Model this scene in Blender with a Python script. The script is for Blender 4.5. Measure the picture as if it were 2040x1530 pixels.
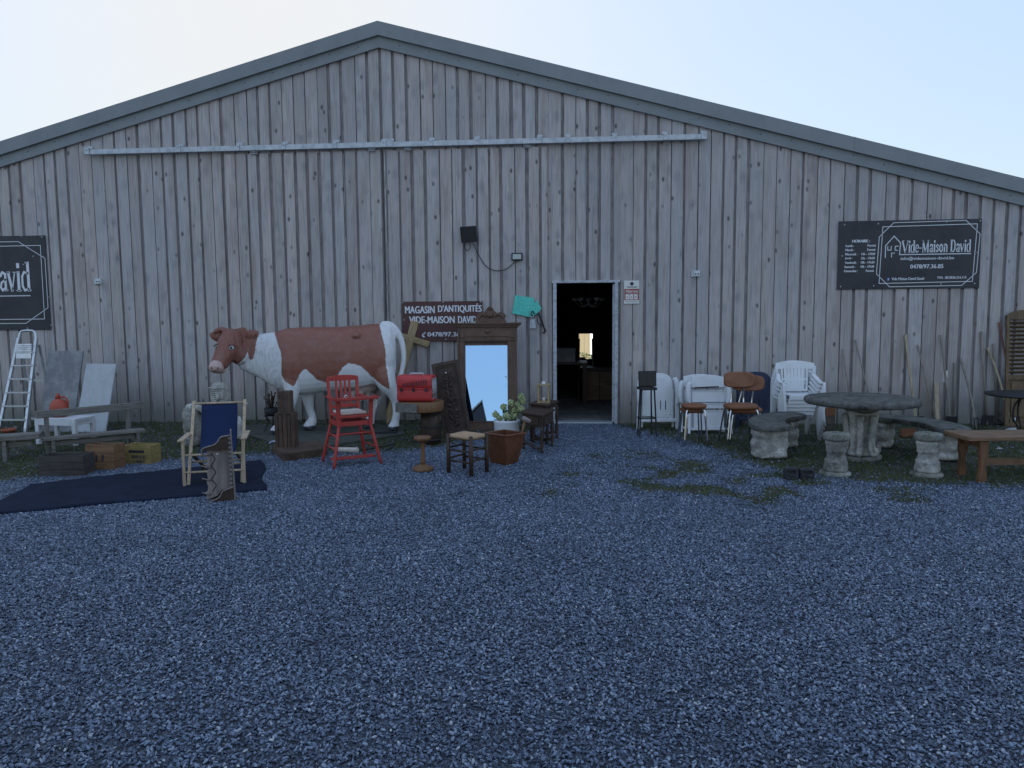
import bpy, bmesh, math, random
import numpy as np
from mathutils import Vector, Matrix, Euler, noise as mnoise

SC = bpy.context.scene
for o in list(bpy.data.objects): bpy.data.objects.remove(o)
R = math.radians
random.seed(7); RNG = np.random.default_rng(7)

# ------------------------------------------------------------------ camera
F = 1540.0; CAMH = 1.67; HEAD = R(4.3); PITCH = R(5.5); ROLL = R(0.45)
D = 11.3                                  # distance of the barn front from the camera
cam_rot = Matrix.Rotation(HEAD, 3, 'Z') @ Matrix.Rotation(R(90)-PITCH, 3, 'X') @ Matrix.Rotation(-ROLL, 3, 'Z')
cd = bpy.data.cameras.new('camera'); cam = bpy.data.objects.new('camera', cd); SC.collection.objects.link(cam)
cam.matrix_world = Matrix.Translation((0, 0, CAMH)) @ cam_rot.to_4x4()
cd.sensor_fit = 'HORIZONTAL'; cd.sensor_width = 36; cd.lens = 36*F/2040; cd.clip_end = 2000; cd.clip_start = .05
SC.camera = cam
SC.render.resolution_x = 1024; SC.render.resolution_y = 768

# ------------------------------------------------------------------ sky, sun, exposure
SUN_EL = R(23.5); SUN_AZ = R(-21)         # azimuth measured from +Y (away from the camera) to the right
w = bpy.data.worlds.new('World'); SC.world = w; w.use_nodes = True
nt = w.node_tree; nt.nodes.clear()
sky = nt.nodes.new('ShaderNodeTexSky'); sky.sky_type = 'NISHITA'; sky.sun_disc = False
sky.sun_elevation = SUN_EL; sky.sun_rotation = SUN_AZ; sky.air_density = 1.0; sky.dust_density = .8; sky.ozone_density = 2.2; sky.altitude = 100
bg = nt.nodes.new('ShaderNodeBackground'); bg.inputs['Strength'].default_value = 0.12
wo = nt.nodes.new('ShaderNodeOutputWorld')
# the photo's wide range between bright sky and open shade: compress the dome's own brightness, f(L)/L with f = smooth min(L^p, cap)
lum = nt.nodes.new('ShaderNodeRGBToBW'); vsc = nt.nodes.new('ShaderNodeVectorMath'); vsc.operation = 'SCALE'; pale = nt.nodes.new('ShaderNodeVectorMath'); pale.operation = 'SCALE'; pale.inputs[0].default_value = (.93, .97, 1.03)
pw = nt.nodes.new('ShaderNodeMath'); pw.operation = 'POWER'; pw.inputs[1].default_value = .24
cap = nt.nodes.new('ShaderNodeMath'); cap.operation = 'SMOOTH_MIN'; cap.inputs[1].default_value = 1.6; cap.inputs[2].default_value = .35
cool = nt.nodes.new('ShaderNodeVectorMath'); cool.operation = 'MULTIPLY'; cool.inputs[1].default_value = (.94, .98, 1.0)
dvd = nt.nodes.new('ShaderNodeMath'); dvd.operation = 'DIVIDE'
mxs = nt.nodes.new('ShaderNodeMix'); mxs.data_type = 'RGBA'; mxs.inputs[0].default_value = .48
LK = nt.links.new; LK(sky.outputs[0], lum.inputs[0]); LK(lum.outputs[0], pw.inputs[0]); LK(pw.outputs[0], cap.inputs[0]); LK(cap.outputs[0], dvd.inputs[0]); LK(lum.outputs[0], dvd.inputs[1])
LK(sky.outputs[0], vsc.inputs[0]); LK(dvd.outputs[0], vsc.inputs['Scale']); LK(cap.outputs[0], pale.inputs['Scale']); LK(vsc.outputs[0], mxs.inputs[6]); LK(pale.outputs[0], mxs.inputs[7]); LK(mxs.outputs[2], cool.inputs[0]); LK(cool.outputs[0], bg.inputs[0]); LK(bg.outputs[0], wo.inputs[0])
sl = bpy.data.lights.new('sun', 'SUN'); sl.energy = 2.0; sl.angle = R(.5); sl.color = (1, .93, .82)
so = bpy.data.objects.new('sun', sl); SC.collection.objects.link(so)
sdir = Vector((math.sin(SUN_AZ)*math.cos(SUN_EL), math.cos(SUN_AZ)*math.cos(SUN_EL), math.sin(SUN_EL)))
so.rotation_euler = sdir.to_track_quat('Z', 'Y').to_euler(); so.location = (0, 0, 30)
SC.view_settings.view_transform = 'Standard'; SC.view_settings.look = 'None'; SC.view_settings.gamma = 1
SC.view_settings.exposure = 2.27
SC.render.engine = 'CYCLES'; SC.cycles.max_bounces = 6

# ------------------------------------------------------------------ pixel of the 2040 px photo -> point in the place
def ray(px, py): return cam_rot @ Vector(((px-1020)/F, -(py-765)/F, -1))
def G(px, py, z=0):
    d = ray(px, py); t = (z-CAMH)/d.z; return Vector((d.x*t, d.y*t, z))
def W(px, py, Y=D):
    d = ray(px, py); t = Y/d.y; return Vector((d.x*t, Y, CAMH+d.z*t))
def T(px, py):
    p = G(px, py); dep = (p-Vector((0, 0, CAMH))).dot(cam_rot @ Vector((0, 0, -1))); return p, dep/F   # base point, metres per pixel

# ------------------------------------------------------------------ materials
MATS = {}
class NB:
    def __init__(s, name):
        s.m = bpy.data.materials.new(name); s.m.use_nodes = True; s.t = s.m.node_tree; s.t.nodes.clear()
        s.out = s.n('ShaderNodeOutputMaterial'); s.b = s.n('ShaderNodeBsdfPrincipled'); s.l(s.b.outputs[0], s.out.inputs[0])
        s.tc = s.n('ShaderNodeTexCoord')
    def n(s, t, **k):
        x = s.t.nodes.new(t)
        for a, v in k.items(): setattr(x, a, v)
        return x
    def l(s, a, b): s.t.links.new(a, b)
    def mp(s, sc=(1, 1, 1), src=None, loc=(0, 0, 0)):
        x = s.n('ShaderNodeMapping'); x.inputs['Scale'].default_value = sc; x.inputs['Location'].default_value = loc
        s.l(src or s.tc.outputs['Object'], x.inputs[0]); return x.outputs[0]
    def noise(s, vec, sc=5, det=4, rough=.55, dist=0):
        x = s.n('ShaderNodeTexNoise'); x.inputs['Scale'].default_value = sc; x.inputs['Detail'].default_value = det
        x.inputs['Roughness'].default_value = rough; x.inputs['Distortion'].default_value = dist; s.l(vec, x.inputs[0]); return x.outputs[0]
    def ramp(s, fac, stops, interp='LINEAR'):
        x = s.n('ShaderNodeValToRGB'); x.color_ramp.interpolation = interp; e = x.color_ramp.elements
        while len(e) < len(stops): e.new(.5)
        for i, (p, c) in enumerate(stops):
            e[i].position = p; e[i].color = (c if hasattr(c, '__len__') else (c, c, c)) + (() if hasattr(c, '__len__') and len(c) == 4 else (1,))
        s.l(fac, x.inputs[0]); return x.outputs[0]
    def mix(s, a, b, f, mode='MIX'):
        x = s.n('ShaderNodeMix', data_type='RGBA', blend_type=mode)
        for v, i in ((a, 6), (b, 7), (f, 0)):
            if hasattr(v, 'links') or hasattr(v, 'is_linked'): s.l(v, x.inputs[i])
            else: x.inputs[i].default_value = v if i == 0 else tuple(v)+(1,)
        return x.outputs[2]
    def math(s, op, a, b=0, c=0):
        x = s.n('ShaderNodeMath', operation=op)
        for v, i in ((a, 0), (b, 1), (c, 2)):
            if hasattr(v, 'is_linked'): s.l(v, x.inputs[i])
            else: x.inputs[i].default_value = v
        return x.outputs[0]
    def bump(s, h, st=.3, dist=.01, prev=None):
        x = s.n('ShaderNodeBump'); x.inputs['Strength'].default_value = st; x.inputs['Distance'].default_value = dist
        s.l(h, x.inputs['Height'])
        if prev is not None: s.l(prev, x.inputs['Normal'])
        s.l(x.outputs[0], s.b.inputs['Normal']); return x.outputs[0]
    def fin(s, col=None, rough=.7, metal=0, spec=.5):
        if col is not None:
            if hasattr(col, 'is_linked'): s.l(col, s.b.inputs['Base Color'])
            else: s.b.inputs['Base Color'].default_value = tuple(col)+(1,)
        if hasattr(rough, 'is_linked'): s.l(rough, s.b.inputs['Roughness'])
        else: s.b.inputs['Roughness'].default_value = rough
        s.b.inputs['Metallic'].default_value = metal; s.b.inputs['Specular IOR Level'].default_value = spec
        MATS[s.m.name] = s.m; return s.m
def mul(c, f): return tuple(min(1, x*f) for x in c)
def wood(name, c, axis='z', rough=.65, worn=.35, fine=60, c2=None, spec=.4):
    b = NB(name); st = {'x': (.06, 1, 1), 'y': (1, .06, 1), 'z': (1, 1, .06)}[axis]
    v = b.mp(st); n1 = b.noise(v, fine, 5, .6, .4); n2 = b.noise(b.mp(), 7, 4)
    a = b.ramp(n1, [(.3, mul(c, .55)), (.52, c), (.75, mul(c, 1.35))])
    col = b.mix(a, c2 or mul(c, .5), b.ramp(n2, [(.45, 0.0), (.75, worn)]))
    b.bump(n1, .35, .003); return b.fin(col, b.ramp(n2, [(.3, rough-.1), (.7, rough+.12)]), 0, spec)
def paint(name, c, rough=.45, dirt=.3, sc=9, metal=0, spec=.5, dirtc=None, bump=.08):
    b = NB(name); n = b.noise(b.mp(), sc, 6, .65); n2 = b.noise(b.mp(loc=(3, 1, 2)), sc*9, 3)
    col = b.mix(c, dirtc or mul(c, .45), b.ramp(n, [(.46, 0.0), (.72, dirt)]))
    col = b.mix(col, mul(c, .75), b.ramp(n2, [(.5, 0.0), (.7, dirt*.6)]))
    b.bump(n2, bump, .002); return b.fin(col, b.ramp(n, [(.35, rough), (.7, min(1, rough+.25))]), metal, spec)
def stone(name, c=(.30, .29, .25), moss=.5, dark=(.07, .075, .06), sc=6):
    b = NB(name); v = b.mp(); n = b.noise(v, sc, 8, .7); n2 = b.noise(b.mp(loc=(5, 2, 1)), sc*7, 5, .7); n3 = b.noise(b.mp(loc=(1, 7, 3)), sc*1.3, 5, .6)
    col = b.ramp(n, [(.34, dark), (.47, mul(c, .65)), (.6, c), (.75, mul(c, 1.35))])
    col = b.mix(col, dark, b.ramp(n2, [(.5, 0.0), (.68, .75)]))
    geo = b.n('ShaderNodeNewGeometry'); sep = b.n('ShaderNodeSeparateXYZ'); b.l(geo.outputs['Normal'], sep.inputs[0])
    up = b.math('MULTIPLY_ADD', sep.outputs[2], .12, 0)
    mf = b.ramp(b.math('ADD', n3, up), [(.52, 0.0), (.68, moss)])
    col = b.mix(col, (.085, .10, .03), mf)
    p = b.bump(n, .6, .03); b.bump(n2, .6, .008, p); return b.fin(col, .92, 0, .25)
def fabric(name, c, sc=300, rough=.9, var=.25):
    b = NB(name); n = b.noise(b.mp(), sc, 2); n2 = b.noise(b.mp(), 6, 4)
    col = b.mix(c, mul(c, 1.6), b.ramp(n, [(.35, 0.0), (.7, .5)])); col = b.mix(col, mul(c, .5), b.ramp(n2, [(.4, 0.0), (.7, var)]))
    b.bump(n, .5, .002); return b.fin(col, rough, 0, .2)
def plain(name, c, rough=.5, metal=0, spec=.5): return NB(name).fin(c, rough, metal, spec)

m_silver = wood('weathered_timber', (.20, .185, .165), 'x', .85, .5)
m_silver_z = wood('weathered_timber_upright', (.20, .185, .165), 'z', .85, .5)
m_brown = wood('dark_brown_oak', (.055, .032, .022), 'z', .5, .5)
m_brownx = wood('dark_brown_oak_across', (.06, .036, .026), 'x', .45, .5)
m_carved = wood('wardrobe_oak', (.125, .07, .045), 'z', .5, .5)
m_planter = wood('orange_brown_planter_wood', (.17, .065, .03), 'z', .5, .4)
m_pine = wood('pale_pine', (.38, .28, .15), 'z', .6, .35)
m_pinex = wood('pale_pine_across', (.38, .28, .15), 'x', .6, .35)
m_bench = wood('warm_brown_oak', (.21, .125, .07), 'x', .5, .55)
m_benchz = wood('warm_brown_oak_upright', (.19, .09, .045), 'z', .6, .5)
m_turned = wood('light_brown_turned_wood', (.20, .10, .045), 'z', .5, .4)
m_dcw = wood('deckchair_beech', (.48, .37, .25), 'z', .55, .35)
m_orange = wood('crate_pine_orange', (.23, .125, .065), 'x', .7, .7)
m_yellow = wood('crate_pine_yellow', (.32, .24, .085), 'x', .7, .7)
m_oldpost = wood('old_press_timber', (.11, .072, .05), 'z', .8, .8, c2=(.03, .02, .015))
m_darkcrate = wood('blackened_crate_wood', (.07, .06, .055), 'x', .85, .5)
m_shelf = wood('grey_brown_shelf_wood', (.25, .21, .19), 'z', .6, .5)
m_red = paint('red_chair_paint', (.42, .045, .035), .4, .35, 12)
m_redpl = paint('red_plastic', (.52, .045, .045), .4, .3)
m_orpot = paint('orange_red_enamel', (.42, .075, .04), .45, .45)
m_terra = paint('terracotta', (.35, .10, .05), .8, .4)
m_white = paint('white_plastic', (.74, .76, .77), .4, .22, 5, dirtc=(.40, .40, .38))
m_whitep = paint('white_table_paint', (.68, .70, .72), .5, .3, 7)
m_alu = paint('aluminium', (.62, .64, .66), .32, .3, 14, metal=.9)
m_galv = paint('galvanised_steel', (.50, .53, .56), .42, .35, 16, metal=.55)
m_chrome = plain('chrome', (.75, .75, .76), .14, 1)
m_black = paint('black_iron', (.025, .025, .028), .55, .4)
m_blackl = paint('black_leatherette', (.02, .018, .017), .38, .3)
m_trim = paint('grey_metal_flashing', (.235, .255, .265), .5, .18, 2.5, spec=.5)
m_brownv = paint('brown_vinyl', (.22, .085, .035), .42, .3)
m_navy = fabric('navy_canvas', (.016, .028, .078))
m_rush = fabric('rush_seat', (.42, .28, .17), 90, .85)
m_cushion = fabric('cream_cushion', (.62, .55, .48), 150)
m_mat = fabric('dark_blue_doormat', (.010, .016, .034), 220, 1, .5)
m_turq = fabric('turquoise_paper', (.12, .56, .47), 40, .7, .25)
m_stone = stone('mossy_cast_stone', (.36, .35, .32), .35)
m_stonel = stone('pale_cast_stone', (.60, .58, .53), .2, (.20, .195, .175))
m_stoned = stone('dark_table_slab_stone', (.17, .17, .16), .15, (.04, .045, .04), 9)
m_block = stone('dark_stone_block', (.07, .07, .08), .1, (.03, .03, .035))
m_slab = paint('scuffed_grey_slab', (.21, .215, .225), .6, .9, 5, dirtc=(.42, .43, .44), bump=.3)
m_slabl = paint('pale_marble_slab', (.50, .53, .55), .55, .5, 8, dirtc=(.32, .33, .35), bump=.3)
m_frame = paint('peeling_bluish_white_paint', (.50, .53, .57), .6, .9, 24, dirtc=(.22, .21, .20), bump=.3)
m_signd = paint('charcoal_sign_panel', (.028, .030, .038), .35, .3, 3)
m_signb = paint('brown_sign_panel', (.085, .030, .028), .35, .5, 3, dirtc=(.04, .022, .025))
m_lett = plain('white_lettering', (.72, .74, .78), .5)
m_wred = plain('sticker_red', (.30, .05, .035), .4)
m_wht = plain('sticker_white', (.74, .72, .68), .4)
m_ink = plain('sticker_ink', (.03, .035, .06), .5)
m_bluel = plain('blue_badge', (.05, .10, .42), .4)
m_concrete = stone('concrete', (.26, .26, .25), 0, (.14, .14, .14), 3)
m_leaf = paint('pale_green_petals', (.46, .52, .27), .7, .35, 30)
m_stem = paint('plant_stem', (.08, .14, .04), .7, .4)
m_soil = paint('dark_liner', (.02, .022, .03), .6, .4)
m_pink = paint('cow_muzzle_pink', (.62, .42, .38), .5, .1)
m_platf = wood('green_grey_board', (.075, .082, .068), 'x', .7, .6)
m_glass = plain('floodlight_glass', (.45, .50, .48), .15)
m_shutter = wood('ochre_shutter', (.165, .11, .06), 'z', .6, .6)
m_bluehair = plain('scrub_bristle', (.02, .02, .03), .8)
def mirror_mat():
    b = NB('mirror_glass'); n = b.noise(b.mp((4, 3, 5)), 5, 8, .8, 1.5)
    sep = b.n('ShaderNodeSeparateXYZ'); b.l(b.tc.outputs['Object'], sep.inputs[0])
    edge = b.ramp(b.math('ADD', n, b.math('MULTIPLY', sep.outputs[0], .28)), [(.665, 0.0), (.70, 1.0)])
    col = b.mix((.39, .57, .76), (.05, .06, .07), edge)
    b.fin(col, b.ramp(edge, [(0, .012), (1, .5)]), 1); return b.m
m_mirror = mirror_mat()

# ------------------------------------------------------------------ mesh builder
def V(*a): return Vector(a)
class MB:
    def __init__(s, k=1.0): s.v = []; s.f = []; s.k = k; s.mi = []; s.cur = 0; s.sm = []
    def add(s, vs, fs, smooth=False):
        o = len(s.v); s.v += [Vector(p) for p in vs]; s.f += [tuple(i+o for i in f) for f in fs]
        s.mi += [s.cur]*len(fs); s.sm += [smooth]*len(fs); return s
    def box(s, c, d, rot=None, tap=1.0):
        c = Vector(c); x, y, z = d[0]/2, d[1]/2, d[2]/2
        vs = [Vector((a*x*(tap if e > 0 else 1), b*y*(tap if e > 0 else 1), e*z)) for e in (-1, 1) for b in (-1, 1) for a in (-1, 1)]
        if rot is not None:
            M = Euler([R(q) for q in rot]).to_matrix(); vs = [M @ q for q in vs]
        return s.add([q+c for q in vs], [(0, 2, 3, 1), (4, 5, 7, 6), (0, 1, 5, 4), (2, 6, 7, 3), (0, 4, 6, 2), (1, 3, 7, 5)])
    def bar(s, p0, p1, w, d, up=(0, 1, 0)):
        p0 = Vector(p0); p1 = Vector(p1); a = (p1-p0).normalized(); u = Vector(up); x = a.cross(u)
        if x.length < 1e-4: x = a.cross(Vector((1, 0, 0)))
        x.normalize(); y = x.cross(a).normalized(); vs = []
        for p in (p0, p1):
            for i, j in ((-1, -1), (1, -1), (1, 1), (-1, 1)): vs.append(p+x*(i*w/2)+y*(j*d/2))
        return s.add(vs, [(3, 2, 1, 0), (4, 5, 6, 7), (0, 1, 5, 4), (1, 2, 6, 5), (2, 3, 7, 6), (3, 0, 4, 7)])
    def tube(s, pts, r, n=10, cap=True, sx=1.0, sub=0):
        pts = [Vector(p) for p in pts]
        if not hasattr(r, '__len__'): r = [r]*len(pts)
        if sub: pts, r = catmull(pts, list(r), sub)
        rings = []; ref = None
        for i, p in enumerate(pts):
            a = (pts[min(i+1, len(pts)-1)]-pts[max(i-1, 0)]).normalized()
            if ref is None:
                ref = a.cross(Vector((0, 1, 0)));
                if ref.length < .1: ref = a.cross(Vector((1, 0, 0)))
            ref = (ref-a*ref.dot(a)).normalized(); b2 = a.cross(ref)
            rings.append([p+ref*(math.cos(t)*r[i]*sx)+b2*(math.sin(t)*r[i]) for t in [2*math.pi*j/n for j in range(n)]])
        return s.loft(rings, cap)
    def loft(s, rings, cap=True, smooth=True):
        n = len(rings[0]); vs = [p for q in rings for p in q]; fs = []
        for i in range(len(rings)-1):
            for j in range(n):
                a = i*n+j; b = i*n+(j+1) % n; fs.append((a, b, b+n, a+n))
        o = len(s.v); s.add(vs, fs, smooth)
        if cap: s.add([], []); s.f += [tuple(o+j for j in range(n-1, -1, -1)), tuple(o+(len(rings)-1)*n+j for j in range(n))]; s.mi += [s.cur]*2; s.sm += [False]*2
        return s
    def cyl(s, p0, p1, r0, r1=None, n=12): return s.tube([p0, p1], [r0, r0 if r1 is None else r1], n)
    def lathe(s, prof, c=(0, 0, 0), n=24, sx=1, sy=1, wob=0):
        c = Vector(c); rings = []
        for q, (r, z) in enumerate(prof):
            rings.append([c+Vector((math.cos(t)*r*sx*(1+wob*mnoise.noise(Vector((math.cos(t)*1.7, math.sin(t)*1.7, z*.15+q*.31)))), math.sin(t)*r*sy*(1+wob*mnoise.noise(Vector((math.cos(t)*1.7, math.sin(t)*1.7, z*.15+q*.31)))), z)) for t in [2*math.pi*j/n for j in range(n)]])
        return s.loft(rings)
    def prism(s, poly, a, b, plane='xz'):
        n = len(poly); f = {'xz': lambda u, v, t: (u, t, v), 'xy': lambda u, v, t: (u, v, t), 'yz': lambda u, v, t: (t, u, v)}[plane]
        vs = [f(u, v, a) for u, v in poly]+[f(u, v, b) for u, v in poly]
        return s.add(vs, [tuple(range(n)), tuple(range(2*n-1, n-1, -1))]+[(i, i+n, (i+1) % n+n, (i+1) % n) for i in range(n)])
    def ball(s, c, r, n=14, m=9, rot=None):
        c = Vector(c); r = r if hasattr(r, '__len__') else (r, r, r); rings = []
        M = Euler([R(q) for q in rot]).to_matrix() if rot else Matrix.Identity(3)
        for i in range(m+1):
            ph = math.pi*(i+.02)/(m+.04)-math.pi/2
            rings.append([c+M @ Vector((math.cos(t)*math.cos(ph)*r[0], math.sin(t)*math.cos(ph)*r[1], math.sin(ph)*r[2])) for t in [2*math.pi*j/n for j in range(n)]])
        return s.loft(rings)
    def surf(s, fn, nu, nv, th=None):     # sheet fn(u,v)->Vector ; thickness vector
        vs = [Vector(fn(i/nu, j/nv)) for j in range(nv+1) for i in range(nu+1)]
        fs = [(j*(nu+1)+i, j*(nu+1)+i+1, (j+1)*(nu+1)+i+1, (j+1)*(nu+1)+i) for j in range(nv) for i in range(nu)]
        if th is None: return s.add(vs, fs, True)
        th = Vector(th); N = len(vs); vs2 = [p+th for p in vs]; fs2 = [tuple(i+N for i in f[::-1]) for f in fs]; ed = []
        b = [i for i in range(nu+1)]+[j*(nu+1)+nu for j in range(1, nv+1)]+[nv*(nu+1)+i for i in range(nu-1, -1, -1)]+[j*(nu+1) for j in range(nv-1, 0, -1)]
        for i in range(len(b)): a, c = b[i], b[(i+1) % len(b)]; ed.append((c, a, a+N, c+N))
        return s.add(vs+vs2, fs+fs2+ed, True)
    def xform(s, M, start=0):
        for i in range(start, len(s.v)): s.v[i] = M @ s.v[i]
        return s
    def build(s, name, mat, parent=None, bevel=0, loc=None, rot=None, fix=True):
        me = bpy.data.meshes.new(name); me.from_pydata([tuple(p*s.k) for p in s.v], [], s.f)
        for m in (mat if isinstance(mat, (list, tuple)) else [mat]): me.materials.append(m)
        me.polygons.foreach_set('material_index', s.mi); me.polygons.foreach_set('use_smooth', s.sm)
        me.validate()
        if fix:
            bm = bmesh.new(); bm.from_mesh(me); bmesh.ops.recalc_face_normals(bm, faces=bm.faces); bm.to_mesh(me); bm.free()
        me.update()
        o = bpy.data.objects.new(name, me); SC.collection.objects.link(o)
        if parent: o.parent = parent
        if loc is not None: o.location = loc
        if rot is not None: o.rotation_euler = rot
        if bevel:
            bv = o.modifiers.new('bevel', 'BEVEL'); bv.width = bevel; bv.segments = 2; bv.limit_method = 'ANGLE'; bv.angle_limit = R(40); bv.harden_normals = False
        return o
def catmull(pts, r, sub):
    P, Q = [], []
    for i in range(len(pts)-1):
        p0, p1, p2, p3 = pts[max(i-1, 0)], pts[i], pts[i+1], pts[min(i+2, len(pts)-1)]
        for j in range(sub):
            t = j/sub; P.append(.5*((2*p1)+(p2-p0)*t+(2*p0-5*p1+4*p2-p3)*t*t+(3*p1-p0-3*p2+p3)*t**3)); Q.append(r[i]*(1-t)+r[i+1]*t)
    P.append(pts[-1]); Q.append(r[-1]); return P, Q
def tag(o, label, cat, group=None, kind=None):
    if label: o['label'] = label
    if cat: o['category'] = cat
    if group: o['group'] = group
    if kind: o['kind'] = kind
    return o
def thing(name, label, cat, loc=(0, 0, 0), rz=0.0, group=None):
    o = bpy.data.objects.new(name, None); o.empty_display_size = .1; SC.collection.objects.link(o)
    o.location = loc; o.rotation_euler = (0, 0, rz); return tag(o, label, cat, group)
def kids(o): return [c for c in bpy.data.objects if c.parent == o]
def dup(o, loc=None, rz=None, label=None, parent=None, rot=None):
    c = o.copy(); SC.collection.objects.link(c)
    if parent is not None: c.parent = parent
    if loc is not None: c.location = loc
    if rz is not None: c.rotation_euler = (0, 0, rz)
    if rot is not None: c.rotation_euler = rot
    if label: c['label'] = label
    for ch in kids(o): dup(ch, parent=c)
    return c
# lettering: default font fitted to a box on an XZ plane (facing -Y)
def text_polys(st):
    cu = bpy.data.curves.new('t', 'FONT'); cu.body = st; cu.resolution_u = 3; cu.fill_mode = 'FRONT'
    ob = bpy.data.objects.new('t', cu); SC.collection.objects.link(ob); bpy.context.view_layer.update()
    me = bpy.data.meshes.new_from_object(ob.evaluated_get(bpy.context.evaluated_depsgraph_get()))
    vs = [(q.co.x, q.co.y) for q in me.vertices]; fs = [tuple(p.vertices) for p in me.polygons]
    bpy.data.objects.remove(ob); bpy.data.meshes.remove(me); bpy.data.curves.remove(cu); return vs, fs
def add_text(mb, st, x0, x1, z0, z1, y, shear=0, thick=0):
    vs, fs = text_polys(st); xs = [a for a, b in vs]; zs = [b for a, b in vs]
    ax, bx, az, bz = min(xs), max(xs), min(zs), max(zs)
    off = [(0, 0)] if not thick else [(0, 0), (thick, 0), (0, thick*.6), (-thick, 0)]
    for i, (ox, oz) in enumerate(off):
        mb.add([(x0+(a-ax)/(bx-ax)*(x1-x0)+shear*(b-az)/(bz-az)*(z1-z0)+ox, y-i*.0003/mb.k, z0+(b-az)/(bz-az)*(z1-z0)+oz) for a, b in vs], fs)
def stroke(mb, pts, w, y, closed=False):
    if closed: pts = list(pts)+[pts[0]]
    for i, (a, b) in enumerate(zip(pts[:-1], pts[1:])):
        a = Vector(a); b = Vector(b); d = (b-a)
        if d.length < 1e-9: continue
        d.normalize(); n = Vector((-d.y, d.x))*w/2; a = a-d*w*.35; b = b+d*w*.35; yy = y-(i % 2)*.0002/mb.k
        mb.add([(a.x+n.x, yy, a.y+n.y), (a.x-n.x, yy, a.y-n.y), (b.x-n.x, yy, b.y-n.y), (b.x+n.x, yy, b.y+n.y)], [(0, 1, 2, 3)])
# ================================================================== THE SETTING
# ------------------------------------------------------------------ ground: gravel with mossy grass along the barn
def pts(*a): return [tuple(G(x, y).xy) for x, y in a]
def onwall(px): p = W(px, 700, D); return (p.x, D+.5)
GRASS = [  # left bed, right bed (plan polygons)
    [onwall(-900)]+[(W(-900, 700, D).x, 8.6)]+pts((-60, 965), (60, 955), (250, 925), (330, 918), (520, 902), (700, 908), (850, 898), (930, 878), (1050, 868), (1105, 849))+[onwall(1100)],
    [onwall(1243)]+pts((1235, 850), (1290, 862), (1370, 882), (1430, 905), (1500, 925), (1560, 945), (1700, 958), (1850, 965), (2060, 972), (2500, 985))+[onwall(2500)]]
def in_poly(x, y, poly):
    ins = np.zeros(x.shape, bool); n = len(poly)
    for i in range(n):
        x0, y0 = poly[i]; x1, y1 = poly[(i+1) % n]
        if y0 == y1: continue
        c = ((y0 > y) != (y1 > y)) & (x < (x1-x0)*(y-y0)/(y1-y0)+x0); ins ^= c
    return ins
def dist_poly(x, y, poly):
    d = np.full(x.shape, 1e9); n = len(poly)
    for i in range(n):
        ax, ay = poly[i]; bx, by = poly[(i+1) % n]; L = (bx-ax)**2+(by-ay)**2+1e-12
        t = np.clip(((x-ax)*(bx-ax)+(y-ay)*(by-ay))/L, 0, 1); d = np.minimum(d, np.hypot(x-ax-t*(bx-ax), y-ay-t*(by-ay)))
    return d
_tab = RNG.random((64, 64))
def vnoise(x, y):
    xi = np.floor(x).astype(int); yi = np.floor(y).astype(int); fx = x-xi; fy = y-yi; fx = fx*fx*(3-2*fx); fy = fy*fy*(3-2*fy)
    g = lambda a, b: _tab[a % 64, b % 64]
    return (g(xi, yi)*(1-fx)+g(xi+1, yi)*fx)*(1-fy)+(g(xi, yi+1)*(1-fx)+g(xi+1, yi+1)*fx)*fy
def fbm(x, y, o=4):
    s = 0; a = .5
    for i in range(o): s = s+a*(vnoise(x*2**i+17*i, y*2**i+5*i)-.5); a *= .55
    return s
PC = G(1390, 965); PA = G(1330, 925); PB = G(1480, 975)
def grass_mask(x, y):
    m = np.full(np.shape(x), -1.0)
    for p in GRASS:
        d = dist_poly(x, y, p); m = np.maximum(m, np.where(in_poly(x, y, p), d, -d))
    m = m+.55*fbm(x*2.2, y*2.2, 5)
    pat = 9
    for (c, rx, ry) in ((PA, .95, .75), (PB, 1.2, .45), (PC, 1.3, .6)): pat = np.minimum(pat, ((x-c.x)/rx)**2+((y-c.y)/ry)**2)
    pm = .10*(1-pat)+1.0*fbm(x*3.1+9, y*3.1, 5)-.10
    return np.maximum(m, np.minimum(pm, .2))
cx = np.concatenate([[-250, -120, -60, -30, -18], np.arange(-12, 12.01, .06), [18, 30, 60, 120, 250]])
cy = np.concatenate([[-250, -120, -60, -30, -15, -6, 0, 1.5], np.arange(2.2, 12.0, .06), [14, 18, 30, 60, 120, 250]])
XX, YY = np.meshgrid(cx, cy)
ZZ = np.where((YY > 2) & (YY < 11.2) & (abs(XX) < 12), .025*fbm(XX*.9, YY*.9, 3), 0)
GM = np.clip(.5+grass_mask(XX, YY)*6, 0, 1)*((YY < 11.8) & (YY > 2))
ZZ = ZZ*0
nx, ny = len(cx), len(cy)
me = bpy.data.meshes.new('ground')
idx = np.arange(nx*ny).reshape(ny, nx)
quads = np.stack([idx[:-1, :-1], idx[:-1, 1:], idx[1:, 1:], idx[1:, :-1]], -1).reshape(-1, 4)
me.from_pydata(np.stack([XX, YY, ZZ], -1).reshape(-1, 3).tolist(), [], quads.tolist())
at = me.attributes.new('moss', 'FLOAT', 'POINT'); at.data.foreach_set('value', GM.reshape(-1).astype(np.float32))
b = NB('gravel_and_moss'); pos = b.mp()
vo = b.n('ShaderNodeTexVoronoi'); vo.inputs['Scale'].default_value = 70; b.l(pos, vo.inputs[0])
vd = b.n('ShaderNodeTexVoronoi', feature='DISTANCE_TO_EDGE'); vd.inputs['Scale'].default_value = 70; b.l(pos, vd.inputs[0])
sepc = b.n('ShaderNodeSeparateColor'); b.l(vo.outputs['Color'], sepc.inputs[0])
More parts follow.
